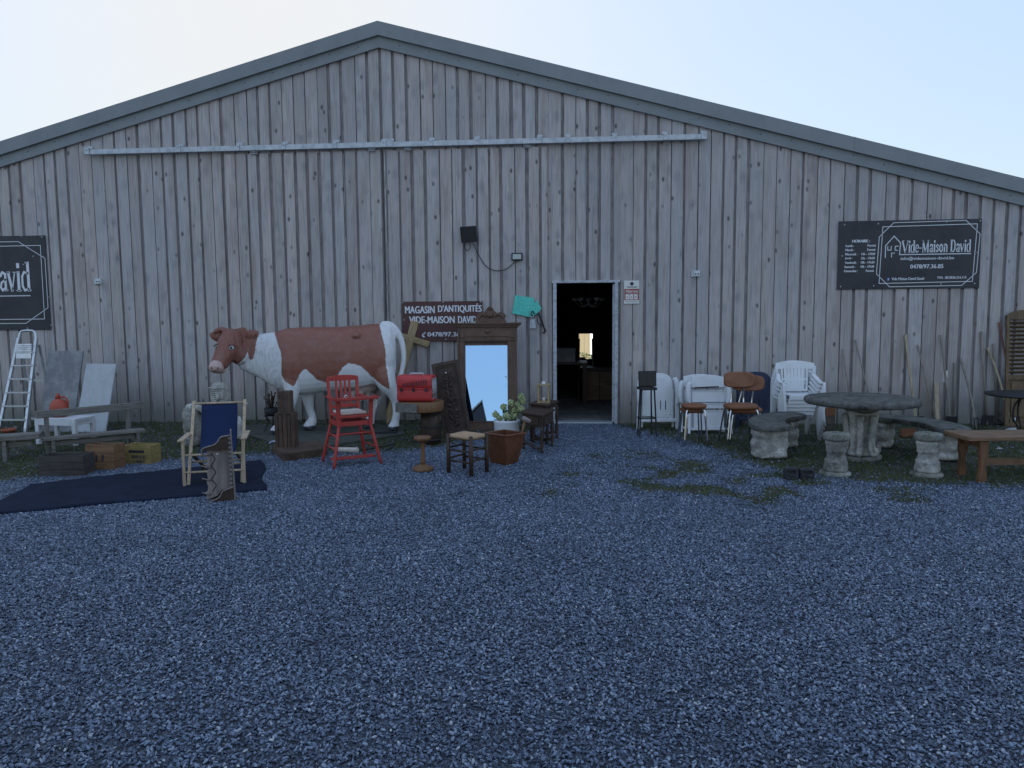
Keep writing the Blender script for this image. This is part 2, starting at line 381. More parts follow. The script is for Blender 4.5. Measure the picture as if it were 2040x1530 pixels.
gcol = b.ramp(sepc.outputs[0], [(0, (.035, .047, .068)), (.5, (.075, .10, .14)), (.85, (.15, .185, .25)), (.985, (.15, .165, .19)), (1, (.4, .42, .44))])
gcol = b.mix(gcol, (.012, .014, .02), b.ramp(vd.outputs['Distance'], [(.0, 1.0), (.12, 0.0)]))
am = b.n('ShaderNodeAttribute', attribute_name='moss'); nm = b.noise(pos, 26, 6, .7); ns = b.noise(pos, 3, 5, .6)
mcol = b.ramp(b.noise(pos, 9, 6, .7), [(.3, (.05, .052, .04)), (.5, (.08, .088, .042)), (.72, (.125, .13, .055))])
mcol = b.mix(mcol, (.05, .042, .032), b.ramp(ns, [(.45, 0.0), (.65, .8)]))
mk = b.ramp(b.math('ADD', am.outputs['Fac'], b.math('MULTIPLY_ADD', nm, .9, -.45)), [(.42, 0.0), (.6, 1.0)])
h = b.math('ADD', b.math('MULTIPLY', b.ramp(vd.outputs['Distance'], [(0, 0.0), (.35, 1.0)]), .7), b.math('MULTIPLY', sepc.outputs[1], .4))
b.bump(h, .8, .02)
m_ground = b.fin(b.mix(gcol, mcol, mk), b.ramp(mk, [(0, .5), (1, .95)]), 0, .45)
me.materials.append(m_ground); go = bpy.data.objects.new('ground', me); SC.collection.objects.link(go)
tag(go, 'blue grey gravel yard with mossy soil along the barn', None, None, 'structure')

# loose stones: a point cloud mesh + geometry nodes that put a small stone on every point
def stone_mat():
    b = NB('bluestone_gravel'); oi = b.n('ShaderNodeObjectInfo'); n = b.noise(b.mp(), 3, 3)
    c = b.ramp(oi.outputs['Random'], [(0, (.032, .046, .074)), (.4, (.072, .100, .152)), (.75, (.145, .190, .272)), (.955, (.27, .335, .43)), (.975, (.30, .33, .38)), (1, (.5, .52, .55))])
    big = b.n('ShaderNodeTexNoise'); big.inputs['Scale'].default_value = 1.1; big.inputs['Detail'].default_value = 5; big.inputs['Roughness'].default_value = .65; b.l(oi.outputs['Location'], big.inputs[0])
    c = b.mix(c, b.ramp(big.outputs[0], [(.34, .84), (.5, 1.0), (.68, 1.14)]), 1.0, 'MULTIPLY')
    return b.fin(b.mix(c, (.06,.075,.11), b.ramp(n, [(.4, 0.0), (.8, .4)])), .42, 0, .6)
m_gstone = stone_mat()
NST = 430000
u = RNG.random(NST*3); v = RNG.random(NST*3)
yy = 2.0+9.2*v**.78; halfw = .74*yy+1.3
keepden = halfw/halfw.max(); kk = RNG.random(NST*3) < keepden*1.0
xx = (u*2-1)*halfw-.08*yy*math.sin(HEAD)*12*.08
xx, yy = xx[kk], yy[kk]
gm = grass_mask(xx, yy); ok = (gm+.42*(RNG.random(len(xx))-.5) < -.03) | (RNG.random(len(xx)) < .045)
ok &= yy < 11.25
xx, yy = xx[ok][:NST], yy[ok][:NST]
me = bpy.data.meshes.new('gravel'); zz = .002+.007*RNG.random(len(xx))
me.from_pydata(np.stack([xx, yy, zz], -1).tolist(), [], [])
gv = bpy.data.objects.new('gravel', me); SC.collection.objects.link(gv); tag(gv, 'loose dark bluestone chippings covering the yard', 'gravel', None, 'stuff')
ng = bpy.data.node_groups.new('scatter_stones', 'GeometryNodeTree')
ng.interface.new_socket('Geometry', in_out='INPUT', socket_type='NodeSocketGeometry'); ng.interface.new_socket('Geometry', in_out='OUTPUT', socket_type='NodeSocketGeometry')
def gn(t, **k):
    x = ng.nodes.new(t)
    for a, q in k.items(): setattr(x, a, q)
    return x
gi, gout = gn('NodeGroupInput'), gn('NodeGroupOutput'); ico = gn('GeometryNodeMeshIcoSphere'); ico.inputs['Radius'].default_value = 1; ico.inputs['Subdivisions'].default_value = 2
sp = gn('GeometryNodeSetPosition'); ntx = gn('ShaderNodeTexNoise'); ntx.inputs['Scale'].default_value = 1.3; vm = gn('ShaderNodeVectorMath', operation='SUBTRACT'); vm.inputs[1].default_value = (.5, .5, .5)
vs_ = gn('ShaderNodeVectorMath', operation='SCALE'); vs_.inputs['Scale'].default_value = 1.3
sm = gn('GeometryNodeSetMaterial'); sm.inputs['Material'].default_value = m_gstone
ip = gn('GeometryNodeInstanceOnPoints'); rr = gn('FunctionNodeRandomValue', data_type='FLOAT_VECTOR'); rr.inputs['Max'].default_value = (.7, .7, 6.28); rr.inputs['Min'].default_value = (-.7, -.7, 0)
rs = gn('FunctionNodeRandomValue', data_type='FLOAT_VECTOR'); rs.inputs['Min'].default_value = (.0036, .003, .0022); rs.inputs['Max'].default_value = (.0122, .0088, .0058)
L = ng.links.new
L(ntx.outputs['Color'], vm.inputs[0]); L(vm.outputs[0], vs_.inputs[0]); L(vs_.outputs[0], sp.inputs['Offset']); L(ico.outputs['Mesh'], sp.inputs['Geometry']); L(sp.outputs[0], sm.inputs['Geometry'])
L(gi.outputs[0], ip.inputs['Points']); L(sm.outputs[0], ip.inputs['Instance']); L(rr.outputs[0], ip.inputs['Rotation']); L(rs.outputs[0], ip.inputs['Scale']); L(ip.outputs[0], gout.inputs[0])
md = gv.modifiers.new('stones', 'NODES'); md.node_group = ng

# short grass blades in the mossy beds
NG = 150000
gx = RNG.uniform(-9.5, 9.5, NG*2); gy = RNG.uniform(6.2, 11.3, NG*2); gmm = grass_mask(gx, gy)
clump = fbm(gx*5, gy*5, 3)
ok = (gmm+.16*(RNG.random(NG*2)-.5) > .02) & (clump > -.10+.2*(RNG.random(NG*2)-.5)); gx, gy, cl = gx[ok][:NG], gy[ok][:NG], clump[ok][:NG]
n = len(gx); hh = (.010+.022*RNG.random(n))*(1+2.0*np.clip(cl, 0, .5))+.03*(RNG.random(n) < .02); an = RNG.random(n)*6.283; lean = RNG.normal(0, .5, (n, 2))*hh[:, None]; wd = .0022+.002*RNG.random(n)
a = np.stack([gx-np.cos(an)*wd, gy-np.sin(an)*wd, np.zeros(n)], -1); c = np.stack([gx+np.cos(an)*wd, gy+np.sin(an)*wd, np.zeros(n)], -1); t = np.stack([gx+lean[:, 0], gy+lean[:, 1], hh], -1)
me = bpy.data.meshes.new('grass'); me.vertices.add(3*n); me.vertices.foreach_set('co', np.stack([a, c, t], 1).reshape(-1).astype(np.float32))
me.loops.add(3*n); me.loops.foreach_set('vertex_index', np.arange(3*n, dtype=np.int32)); me.polygons.add(n); me.polygons.foreach_set('loop_start', np.arange(0, 3*n, 3, dtype=np.int32)); me.polygons.foreach_set('loop_total', np.full(n, 3, dtype=np.int32)); me.update()
ta = me.attributes.new('tone', 'FLOAT', 'FACE'); ta.data.foreach_set('value', RNG.random(n).astype(np.float32))
b = NB('grass_blade'); aa = b.n('ShaderNodeAttribute', attribute_name='tone')
me.materials.append(b.fin(b.ramp(aa.outputs['Fac'], [(0, (.05, .066, .028)), (.5, (.085, .105, .04)), (.85, (.13, .14, .06)), (1, (.15, .13, .06))]), .7, 0, .2))
o = bpy.data.objects.new('grass', me); SC.collection.objects.link(o); tag(o, 'short mossy grass along the foot of the barn', 'grass', None, 'stuff')

# ------------------------------------------------------------------ barn
barn = thing('barn', 'weathered timber barn with grey metal roof verge and an open doorway', 'barn', (0, 0, 0))
def cladding():
    b = NB('weathered_vertical_boards'); at = b.n('ShaderNodeAttribute', attribute_name='tone'); s3 = b.n('ShaderNodeSeparateColor'); b.l(at.outputs['Color'], s3.inputs[0])
    off = b.n('ShaderNodeCombineXYZ'); b.l(b.math('MULTIPLY', s3.outputs[0], 40), off.inputs[2]); b.l(b.math('MULTIPLY', s3.outputs[1], 20), off.inputs[1])
    va = b.n('ShaderNodeVectorMath', operation='ADD'); b.l(b.tc.outputs['Object'], va.inputs[0]); b.l(off.outputs[0], va.inputs[1]); P = va.outputs[0]
    grain = b.noise(b.mp((1, 1, .035), P), 70, 5, .6, .3); broad = b.noise(b.mp((1, 1, .12), P), 7, 5, .6); patch = b.noise(b.mp((1, 1, .5)), 1.1, 4, .6)
    base = b.ramp(s3.outputs[0], [(0, (.42, .38, .365)), (.3, (.495, .45, .43)), (.55, (.465, .44, .44)), (.8, (.53, .47, .445)), (1, (.385, .35, .34))])
    col = b.mix(base, b.ramp(grain, [(.3, .68), (.5, 1.0), (.75, 1.18)]), 1.0, 'MULTIPLY')
    col = b.mix(col, (.31, .245, .21), b.ramp(broad, [(.5, 0.0), (.72, .65)]))
    col = b.mix(col, (.32, .325, .34), b.ramp(patch, [(.45, 0.0), (.7, .5)]))
    vo = b.n('ShaderNodeTexVoronoi'); vo.inputs['Scale'].default_value = 1; vo.inputs['Randomness'].default_value = 1; b.l(b.mp((7.4, .01, 4.2), P), vo.inputs[0])
    kn = b.ramp(vo.outputs['Distance'], [(.07, 1.0), (.12, .6), (.20, 0.0)]); sc = b.n('ShaderNodeSeparateColor'); b.l(vo.outputs['Color'], sc.inputs[0])
    kn = b.math('MULTIPLY', kn, b.ramp(sc.outputs[0], [(.35, 0.0), (.45, .8)]))
    col = b.mix(col, (.045, .038, .035), kn)
    vk = b.n('ShaderNodeTexVoronoi'); vk.inputs['Scale'].default_value = 1; b.l(b.mp((13, .01, 6.5), P, (3, 0, 7)), vk.inputs[0]); sk = b.n('ShaderNodeSeparateColor'); b.l(vk.outputs['Color'], sk.inputs[0])
    k2 = b.math('MULTIPLY', b.ramp(vk.outputs['Distance'], [(.07, 1.0), (.16, 0.0)]), b.ramp(sk.outputs[1], [(.78, 0.0), (.82, .9)])); col = b.mix(col, (.05, .045, .045), k2)
    halo = b.math('MULTIPLY', b.ramp(vo.outputs['Distance'], [(.1, 1.0), (.55, 0.0)]), b.ramp(sc.outputs[1], [(.35, 0.0), (.6, .55)])); col = b.mix(col, (.19, .19, .205), halo)
    # the boards blend darker and greener towards the foot
    sep = b.n('ShaderNodeSeparateXYZ'); b.l(b.tc.outputs['Object'], sep.inputs[0])
    foot = b.ramp(b.math('MULTIPLY_ADD', sep.outputs[2], 1.0, b.math('MULTIPLY', broad, .5)), [(.35, .75), (.9, 0.0)]); col = b.mix(col, (.15, .155, .13), foot)
    h = b.math('ADD', grain, b.math('MULTIPLY', kn, -.5)); b.bump(h, .5, .004)
    return b.fin(col, .85, 0, .3)
m_clad = cladding()
m_groove = wood('shadowed_batten_timber', (.33, .30, .295), 'z', .9, .4)
m_leak = wood('pale_light_leak', (.55, .55, .56), 'z', .8, .7, c2=(.2, .2, .2))  # pale colour standing for daylight leaking through the board gaps
ap = W(757, 96, D); apx, apz = ap.x, ap.z
lp = W(0, 335, D); rp = W(2040, 411, D); sl_l = (apz-lp.z)/(apx-lp.x); sl_r = (apz-rp.z)/(rp.x-apx)
def ztop(x): return apz-(apx-x)*sl_l if x < apx else apz-(x-apx)*sl_r
XL, XR = apx-11.2, apx+12.4
def boards(mb, tone, x0, x1, y, zb, ztf, pitch=.183, th=.030, skip=None, groove=.044, leak=.0, seed=1, back=True):
    rnd = random.Random(seed); x = x0; i = 0
    while x < x1-.02:
        p = pitch*rnd.uniform(.93, 1.07); gw = groove*(rnd.uniform(.75, 1.2) if rnd.random() < .62 else rnd.uniform(.18, .4)); xe = min(x+p-gw, x1)
        zz = zb
        if skip and xe > skip[0] and x < skip[1]: zz = skip[2]
        if skip and zz == zb:
            pass
        lean = rnd.uniform(-.002, .002); f = y-th*rnd.uniform(.8, 1.1); mb.cur = 0; n0 = len(mb.f)
        za, zc = ztf(x), ztf(xe)
        mb.add([(x, f, zz), (xe, f+lean, zz), (xe, y+.004, zz), (x, y+.004, zz), (x, f, za), (xe, f+lean, zc), (xe, y+.004, zc), (x, y+.004, za)],
               [(0, 1, 5, 4), (3, 7, 6, 2), (0, 4, 7, 3), (1, 2, 6, 5), (4, 5, 6, 7), (0, 3, 2, 1)])
        tone += [(rnd.random(), rnd.random(), 0, 1)]*(len(mb.f)-n0)
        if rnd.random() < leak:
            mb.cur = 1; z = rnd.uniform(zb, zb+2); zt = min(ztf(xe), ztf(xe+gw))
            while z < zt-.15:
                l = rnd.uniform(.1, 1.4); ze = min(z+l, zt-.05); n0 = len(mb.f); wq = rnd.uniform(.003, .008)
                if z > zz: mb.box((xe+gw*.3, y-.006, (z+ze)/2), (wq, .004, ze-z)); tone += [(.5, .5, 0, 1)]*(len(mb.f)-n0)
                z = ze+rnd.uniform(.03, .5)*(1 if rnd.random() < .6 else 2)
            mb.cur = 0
        x += p; i += 1
def build_clad(name, mb, tone, mats, parent):
    o = mb.build(name, mats, parent, fix=False); me = o.data
    a = me.attributes.new('tone', 'FLOAT_COLOR', 'FACE'); a.data.foreach_set('color', np.array(tone, dtype=np.float32).reshape(-1)); return o
dl, dr = W(1104, 700, D).x, W(1230, 700, D).x; dz = W(1165, 563, D).z
sl0, sl1, sl2 = W(463, 600, D).x, W(773, 600, D).x, W(1091, 600, D).x
railz0, railz1 = W(170, 303, D-.12), W(1408, 272, D-.12)
def railz(x): return railz0.z+(railz1.z-railz0.z)*(x-railz0.x)/(railz1.x-railz0.x)
mb = MB(); tone = []
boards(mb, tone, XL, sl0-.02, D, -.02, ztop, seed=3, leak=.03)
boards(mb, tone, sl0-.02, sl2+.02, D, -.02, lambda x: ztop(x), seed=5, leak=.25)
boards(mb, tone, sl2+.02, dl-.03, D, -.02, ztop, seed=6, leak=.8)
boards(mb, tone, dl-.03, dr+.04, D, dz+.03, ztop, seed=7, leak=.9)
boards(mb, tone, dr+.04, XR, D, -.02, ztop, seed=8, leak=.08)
build_clad('wall', mb, tone, [m_clad, m_leak], barn)
mb = MB()                                           # wall core behind the boards, with the doorway cut out
for xa, xb, z0 in ((XL, apx, 0), (apx, dl, 0), (dr, XR, 0)): mb.prism([(xa, -.05), (xb, -.05), (xb, ztop(xb)), (xa, ztop(xa))], D+.003, D+.10)
mb.prism([(dl, dz), (dr, dz), (dr, ztop(dr)), (dl, ztop(dl))], D+.003, D+.10)
mb.build('batten_backing', m_groove, barn)
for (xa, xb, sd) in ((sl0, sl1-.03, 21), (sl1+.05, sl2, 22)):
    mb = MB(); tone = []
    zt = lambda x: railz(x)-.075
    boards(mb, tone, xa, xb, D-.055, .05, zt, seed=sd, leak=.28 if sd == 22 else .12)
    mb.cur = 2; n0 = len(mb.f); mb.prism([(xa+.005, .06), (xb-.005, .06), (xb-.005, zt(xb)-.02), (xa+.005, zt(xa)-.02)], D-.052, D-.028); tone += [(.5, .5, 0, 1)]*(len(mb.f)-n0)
    o = build_clad('sliding_door', mb, tone, [m_clad, m_leak, m_groove], barn)
mb = MB(); z = .3; rnd = random.Random(4)
while z < railz(sl1)-.15:
    l = rnd.uniform(.2, .9); mb.box((sl1+.008+rnd.uniform(-.003, .003), D-.045, z+l/2), (rnd.uniform(.010, .02), .01, l)); z += l+rnd.uniform(.02, .3)
mb.build('seam_light_strip', m_leak, barn)  # broken pale strips painted as light showing through the door joint
# roof and verge
def band(name, a0, a1, y0, y1, mat):               # band along both slopes, offsets above the board top
    mb = MB()
    for sgn, X, s in ((-1, XL-.35, sl_l), (1, XR+.35, sl_r)):
        f = lambda x, a: apz-abs(x-apx)*s+a
        mb.prism([(apx, f(apx, a0)), (X, f(X, a0)), (X, f(X, a1)), (apx, f(apx, a1))], y0, y1)
    return mb.build(name, mat, barn)
H1 = W(757, 68, D-.1).z-apz; H2 = W(757, 40, D-.14).z-apz
band('fascia', -.012, H1, D-.075, D-.026, m_trim)
mv = band('verge_trim', H1-.015, H2, D-.125, D-.02, m_trim)
band('roof', H1-.1, H2-.03, D-.018, D+32, m_trim)
for sgn, s in ((-1, sl_l), (1, sl_r)):               # lap joints and screws of the flashing
    for q in range(1, 6):
        x = apx+sgn*(q*2.4-.6); mb = MB(); mb.box((0, 0, 0), (.006, .003, H2-H1+.01)); mb.build('lap_joint', m_trim, barn, loc=(x, D-.126, apz-abs(x-apx)*s+(H1+H2)/2))
    for q in range(26):
        x = apx+sgn*(.3+q*.42); mb = MB(); mb.ball((0, 0, 0), (.008, .005, .008), 6, 4); mb.build('screw', m_black, barn, loc=(x, D-.077, apz-abs(x-apx)*s+H1*.5+.02*(q % 2)))
mb = MB()                                           # side and back walls, floor
for X in (XL+.05, XR-.05): mb.box((X, D+16, (ztop(X)-.02)/2), (.1, 31.7, ztop(X)-.05))
mb.prism([(XL+.1, 0), (XR-.1, 0), (XR-.1, ztop(XR-.1)-.03), (apx, apz-.03), (XL+.1, ztop(XL+.1)-.03)], D+31.9, D+31.8)
mb.build('rear_wall', m_slab, barn)
mb = MB(); mb.box(((XL+XR)/2, D+15.95, .008), (XR-XL-.3, 31.6, .03)); mb.build('concrete_floor', m_concrete, barn)
# door frame
mb = MB(); th = .03
mb.box((dl+.012, D-.01, dz/2), (.05, .12, dz)); mb.box((dr-.055, D+.02, dz/2), (.035, .10, dz-.05)); mb.box((dr-.02, D-.012, dz/2), (.045, .12, dz)); mb.box(((dl+dr)/2, D-.008, dz+.012), (dr-dl+.06, .13, .035))
mb.build('door_frame', m_frame, barn, .004)
mb = MB(); mb.box(((dl+dr)/2-.02, D+.02, .01), (dr-dl-.1, .2, .035)); mb.build('threshold', m_galv, barn, .005)
# ------------------------------------------------------------------ sliding door rail
rl = thing('sliding_door_rail', 'galvanised steel sliding door track bolted high across the barn gable', 'door rail', (railz0.x, D-.10, railz0.z))
Lr = railz1.x-railz0.x; dzr = railz1.z-railz0.z
mb = MB(); a, c = Vector((0, 0, 0)), Vector((Lr, 0, dzr))
for oz, hh, dd, oy in ((.0, .070, .006, -.035), (.032, .006, .065, 0), (-.036, .006, .022, -.025), (-.036, .006, .022, .025)):
    mb.bar(a+V(0, oy, oz), c+V(0, oy, oz), dd, hh, (0, 0, 1))
mb.build('track', m_galv, rl, .002)
for px in (174, 357, 475, 566, 668, 765, 778, 859, 950, 1075, 1132, 1225, 1325, 1402):
    x = W(px, 290, D-.12).x-railz0.x; z = dzr*x/Lr; big = px in (174, 765, 778, 1402)
    mb = MB(); mb.box((x, -.045, z+.012), (.05 if not big else .075, .012, .10)); mb.box((x, .02, z+.05), (.08, .06, .012)); mb.box((x, .045, z+.07), (.075, .012, .05)); mb.ball((x, -.055, z+.02), .009, 6, 4)
    mb.build('bracket', m_galv, rl, .002)
for px in (505, 740, 812, 1050):
    x = W(px, 290, D-.12).x-railz0.x; z = dzr*x/Lr-.07
    mb = MB(); mb.box((x, -.0, z+.012), (.1, .05, .006)); mb.box((x, -.0, z-.012), (.1, .05, .006)); mb.cyl((x, 0, z-.02), (x, 0, z+.04), .008); mb.build('roller_hanger', m_galv, rl)

# ------------------------------------------------------------------ inside the doorway
p = W(1194, 700, D+2.6)
cb = thing('storage_cabinet', 'dark brown wooden cabinet standing inside the open doorway', 'cabinet', (p.x, D+2.6, .024))
mb = MB(); mb.box((0, 0, .29), (.62, .4, .58)); mb.build('carcass', m_brown, cb, .004)
mb = MB(); mb.box((0, 0, .60), (.68, .44, .03)); mb.build('top', m_brownx, cb, .004)
for s in (-1, 1):
    mb = MB(); mb.box((s*.153, -.208, .29), (.29, .018, .50)); d = mb.build('door', m_bench, cb, .004)
    mb = MB(); mb.ball((s*.04, -.228, .32), .014, 8, 6); mb.build('knob', m_galv, d)
mp_ = W(1167, 690, D+3.3); sz = (D+3.3)/F
mi = thing('hanging_mirror', 'small upright mirror inside the doorway reflecting the sunlit yard', 'mirror', (mp_.x, D+3.3, mp_.z-25*sz))
mi.rotation_euler = (R(-1.6), 0, 0)
mb = MB(); mb.box((0, 0, 25*sz), (27*sz, .004, 50*sz)); mb.build('glass', plain('small_mirror_glass', (.9, .9, .88), .01, 1), mi)
mb = MB()
for s in (-1, 1): mb.box((s*14.2*sz, 0, 25*sz), (.015, .02, 52*sz+.02)); mb.box((0, 0, 25*sz+s*25.8*sz), (27*sz, .018, .015))
mb.build('frame', m_black, mi)
mb = MB(); mb.bar((0, .03, 26*sz), (0, .4, -mp_.z+25*sz+.03), .03, .03); mb.bar((-.12, .01, 40*sz), (-.14, -.1, -mp_.z+25*sz+.03), .025, .025); mb.bar((.12, .01, 40*sz), (.14, -.1, -mp_.z+25*sz+.03), .025, .025); mb.build('easel', m_brown, mi)
p = W(1172, 600, D+2.2)
lt = thing('hanging_chandelier', 'pale branched chandelier hanging in the dark above the doorway', 'chandelier', (p.x, D+2.2, p.z))
mb = MB(); mb.cyl((0, 0, -.05), (0, 0, .12), .02); mb.tube([(0, 0, .12), (0, 0, 1.2)], .006, 6); mb.build('stem', m_galv, lt)
for q in range(5):
    a = q*1.257+.3; mb = MB(); mb.tube([(0, 0, -.03), (math.cos(a)*.12, math.sin(a)*.12, -.10), (math.cos(a)*.24, math.sin(a)*.24, .0)], .008, 6, sub=4); mb.lathe([(.012, 0), (.05, .02), (.06, .06)], (math.cos(a)*.24, math.sin(a)*.24, 0), 10); mb.build('arm', m_whitep, lt)
p = W(1130, 762, D+2.0)
tb = thing('wooden_table', 'dark wooden table deep inside the doorway beside the left jamb', 'table', (p.x-.1, D+2.2, .024))
mb = MB(); mb.box((0, 0, .72), (.9, .6, .035)); mb.build('tabletop', m_brownx, tb, .004)
for a in (-.4, .4):
    for c in (-.25, .25): mb = MB(); mb.box((a, c, .35), (.06, .06, .70), tap=1.2); mb.build('leg', m_brown, tb)
bx = MB(); bx.box((0, 0, .12), (.32, .26, .24)); bx.box((0, 0, .25), (.34, .28, .02)); o = bx.build('storage_box', m_slab, None, .004, (p.x-.02, D+2.15, .742)); tag(o, 'grey box standing on the dark table inside the doorway', 'box')

# ------------------------------------------------------------------ across the yard, seen only in the mirrors
wh = thing('warehouse', 'pale yellow ribbed warehouse across the yard, seen in the doorway mirror', 'warehouse', (4.5, -21, 0), R(180))
mb = MB(); xr = -9
while xr < 9: mb.box((xr, -.02, 2.0), (.05, .04, 4.0)); xr += .3
mb.box((0, 2.5, 2.0), (18, 5, 4.0)); mb.build('wall', plain('pale_yellow_sheet', (.20, .17, .105), .6), wh)
mb = MB(); mb.prism([(-.3, 4.02), (2.5, 4.7), (5.3, 4.02)], -9.2, 9.2, 'yz'); mb.build('roof', m_trim, wh)
mb = MB(); mb.box((2, -.05, 1.2), (2.4, .06, 2.4)); mb.build('door', m_whitep, wh)
hd = MB(); r2 = random.Random(3)
for i in range(2600):
    x = r2.uniform(-9, 9); hd.box((x, r2.gauss(0, .18), r2.uniform(.03, .75+.1*math.sin(x*3))), (.09, .09, .03), (r2.uniform(0, 90), r2.uniform(0, 90), r2.uniform(0, 90)))
o = hd.build('hedge', paint('hedge_leaf', (.05, .08, .025), .7, .4), None, 0, (4.5, -19, 0), fix=False); tag(o, 'low clipped green hedge before the pale yellow warehouse', 'hedge')
# ================================================================== THINGS ON THE WALL
A = HEAD
# ------------------------------------------------------------------ shop signs
def frame_sign(mb, f, wd):                            # the crossed rectangle and octagon; f maps sign (u,v) px of the crop to metres
    for pl in ([(652, 198), (1820, 182), (1790, 888), (628, 900)], [(785, 150), (1680, 138), (1858, 305), (1835, 780), (1660, 937), (762, 943), (592, 780), (612, 322)]):
        stroke(mb, [f(*p) for p in pl], wd, 0, True)
SER = {  # serif strokes: (points, width) in a cap-height-1 box ; letter advance
 'V': (.50, [([(0, 1), (.24, 0)], .12), ([(.24, 0), (.46, 1)], .05), ([(-.05, 1), (.14, 1)], .04), ([(.37, 1), (.53, 1)], .04)]),
 'i': (.20, [([(.09, 0), (.09, .66)], .11), ([(0, 0), (.18, 0)], .04), ([(0, .66), (.09, .66)], .04), ([(.09, .85), (.09, .95)], .12)]),
 'd': (.37, [([(.28, 0), (.28, 1)], .11), ([(.26, .62), (.12, .66), (.04, .5), (.04, .15), (.12, 0), (.26, .05)], .08), ([(.28, 0), (.36, 0)], .04), ([(.19, 1), (.28, 1)], .04)]),
 'e': (.33, [([(.06, .36), (.27, .36), (.27, .55), (.17, .66), (.07, .55), (.05, .15), (.15, 0), (.28, .12)], .075)]),
 '-': (.24, [([(.03, .36), (.2, .36)], .07)]),
 'M': (.62, [([(.08, 0), (.08, 1)], .06), ([(.08, 1), (.29, .05)], .11), ([(.29, .05), (.50, 1)], .05), ([(.50, 1), (.50, 0)], .11), ([(0, 0), (.17, 0)], .04), ([(.42, 0), (.59, 0)], .04), ([(0, 1), (.1, 1)], .04), ([(.48, 1), (.58, 1)], .04)]),
 'a': (.34, [([(.06, .52), (.14, .66), (.25, .6), (.25, 0)], .09), ([(.25, .4), (.09, .28), (.05, .12), (.12, 0), (.25, .12)], .075), ([(.25, 0), (.33, .02)], .04)]),
 's': (.28, [([(.22, .52), (.13, .65), (.05, .5), (.22, .2), (.12, .01), (.03, .15)], .08)]),
 'o': (.35, [([(.16, .66), (.05, .5), (.05, .16), (.16, 0), (.27, .16), (.27, .5), (.16, .66)], .09)]),
 'n': (.39, [([(.09, 0), (.09, .66)], .1), ([(.09, .5), (.2, .66), (.29, .52), (.29, 0)], .09), ([(0, 0), (.17, 0)], .04), ([(.22, 0), (.37, 0)], .04), ([(0, .66), (.09, .66)], .04)]),
 ' ': (.18, []),
 'D': (.48, [([(.1, 0), (.1, 1)], .12), ([(.1, 1), (.28, .97), (.39, .75), (.39, .25), (.28, .03), (.1, 0)], .09), ([(0, 0), (.12, 0)], .04), ([(0, 1), (.12, 1)], .04)]),
 'v': (.34, [([(.03, .66), (.16, 0)], .1), ([(.16, 0), (.29, .66)], .045), ([(-.02, .66), (.1, .66)], .04), ([(.23, .66), (.33, .66)], .04)]),
}
def serif(mb, st, x0, x1, z0, h, y=0, slope=0):
    tot = sum(SER[c][0] for c in st); k = (x1-x0)/tot; x = x0
    for c in st:
        adv, S = SER[c]
        for pl, wq in S: stroke(mb, [(x+a*k, z0+b_*h+slope*(x-x0)) for a, b_ in pl], wq*min(k, h), y)
        x += adv*k
def sign_map(c00, c10, c01, px0, px1, py0, py1, Y):  # crop px -> local metres on the panel (origin bottom left)
    o = W(*c00, Y); r = W(*c10, Y); t = W(*c01, Y); Wd = r.x-o.x; Hh = t.z-o.z
    return o, Wd, Hh, (lambda x, y: ((x-px0)/(px1-px0)*Wd, (1-(y-py0)/(py1-py0))*Hh))
o, Wd, Hh, f = sign_map((1667, 577), (1950, 574), (1671, 441), 100, 1877, 120, 970, D-.04)
rs = thing('shop_sign', 'charcoal shop sign with white opening hours and house logo, right of doorway', 'sign', (o.x, D-.04, o.z)); rs.rotation_euler = (0, -.003, 0)
mb = MB(); mb.box((Wd/2, 0, Hh/2), (Wd, .012, Hh)); mb.build('panel', m_signd, rs, .002)
mb = MB(); yl = -.0075
frame_sign(mb, f, .009)
stroke(mb, [f(695, 580), f(695, 430), f(797, 315), f(880, 400), f(872, 545), f(1755, 545)], .012, 0)
for pl in ([(722, 440), (722, 487), (765, 487), (765, 440)], [(855, 440), (815, 440), (815, 490), (850, 490)], [(772, 575), (772, 525), (810, 525)]): stroke(mb, [f(*p) for p in pl], .010, 0)
a = f(905, 520); c = f(1755, 375); serif(mb, 'Vide-Maison David', a[0], c[0], a[1], c[1]-a[1], -.0002)
def tx(st, x0, y0, x1, y1, thick=.0015): a = f(x0, y1); c = f(x1, y0); add_text(mb, st, a[0], c[0], a[1], c[1], -.0003, thick=thick)
tx('info@videmaison-david.be', 890, 575, 1550, 622); tx('0478/97.36.85', 1012, 670, 1422, 720, .0025)
tx('Vide Maison David David', 785, 828, 1188, 862); tx('TVA : BE.0836.216.115', 1350, 822, 1712, 852); tx('HORAIRE :', 277, 352, 495, 386, .003)
for i, (dn, hr) in enumerate((('Lundi :', 'Fermé'), ('Mardi :', 'Fermé'), ('Mercredi :', '12h - 17h30'), ('Jeudi :', '12h - 17h30'), ('Vendredi :', '10h - 17h30'), ('Samedi :', '10h - 17h30'), ('Dimanche :', 'Fermé'))):
    y = 412+i*52.3; x = 196-i*1.8; wdn = {0: 100, 1: 106, 2: 150, 3: 92, 4: 155, 5: 134, 6: 168}[i]; tx(dn, x, y, x+wdn, y+28, .002)
    tx(hr, (470 if hr == 'Fermé' else 400)-i*2, y, 570-i*2.5, y+28, .002)
mb.build('lettering', m_lett, rs, loc=(0, yl, 0), fix=False)
mb = MB(); a = f(742, 848); mb.cyl((a[0], 0, a[1]), (a[0], -.001, a[1]), .022, n=16); bd = mb.build('badge', m_bluel, rs, loc=(0, yl, 0))
mb = MB(); add_text(mb, 'f', a[0]-.007, a[0]+.009, a[1]-.016, a[1]+.014, 0, thick=.002); mb.build('badge_letter', m_lett, bd, loc=(0, -.002, 0), fix=False)
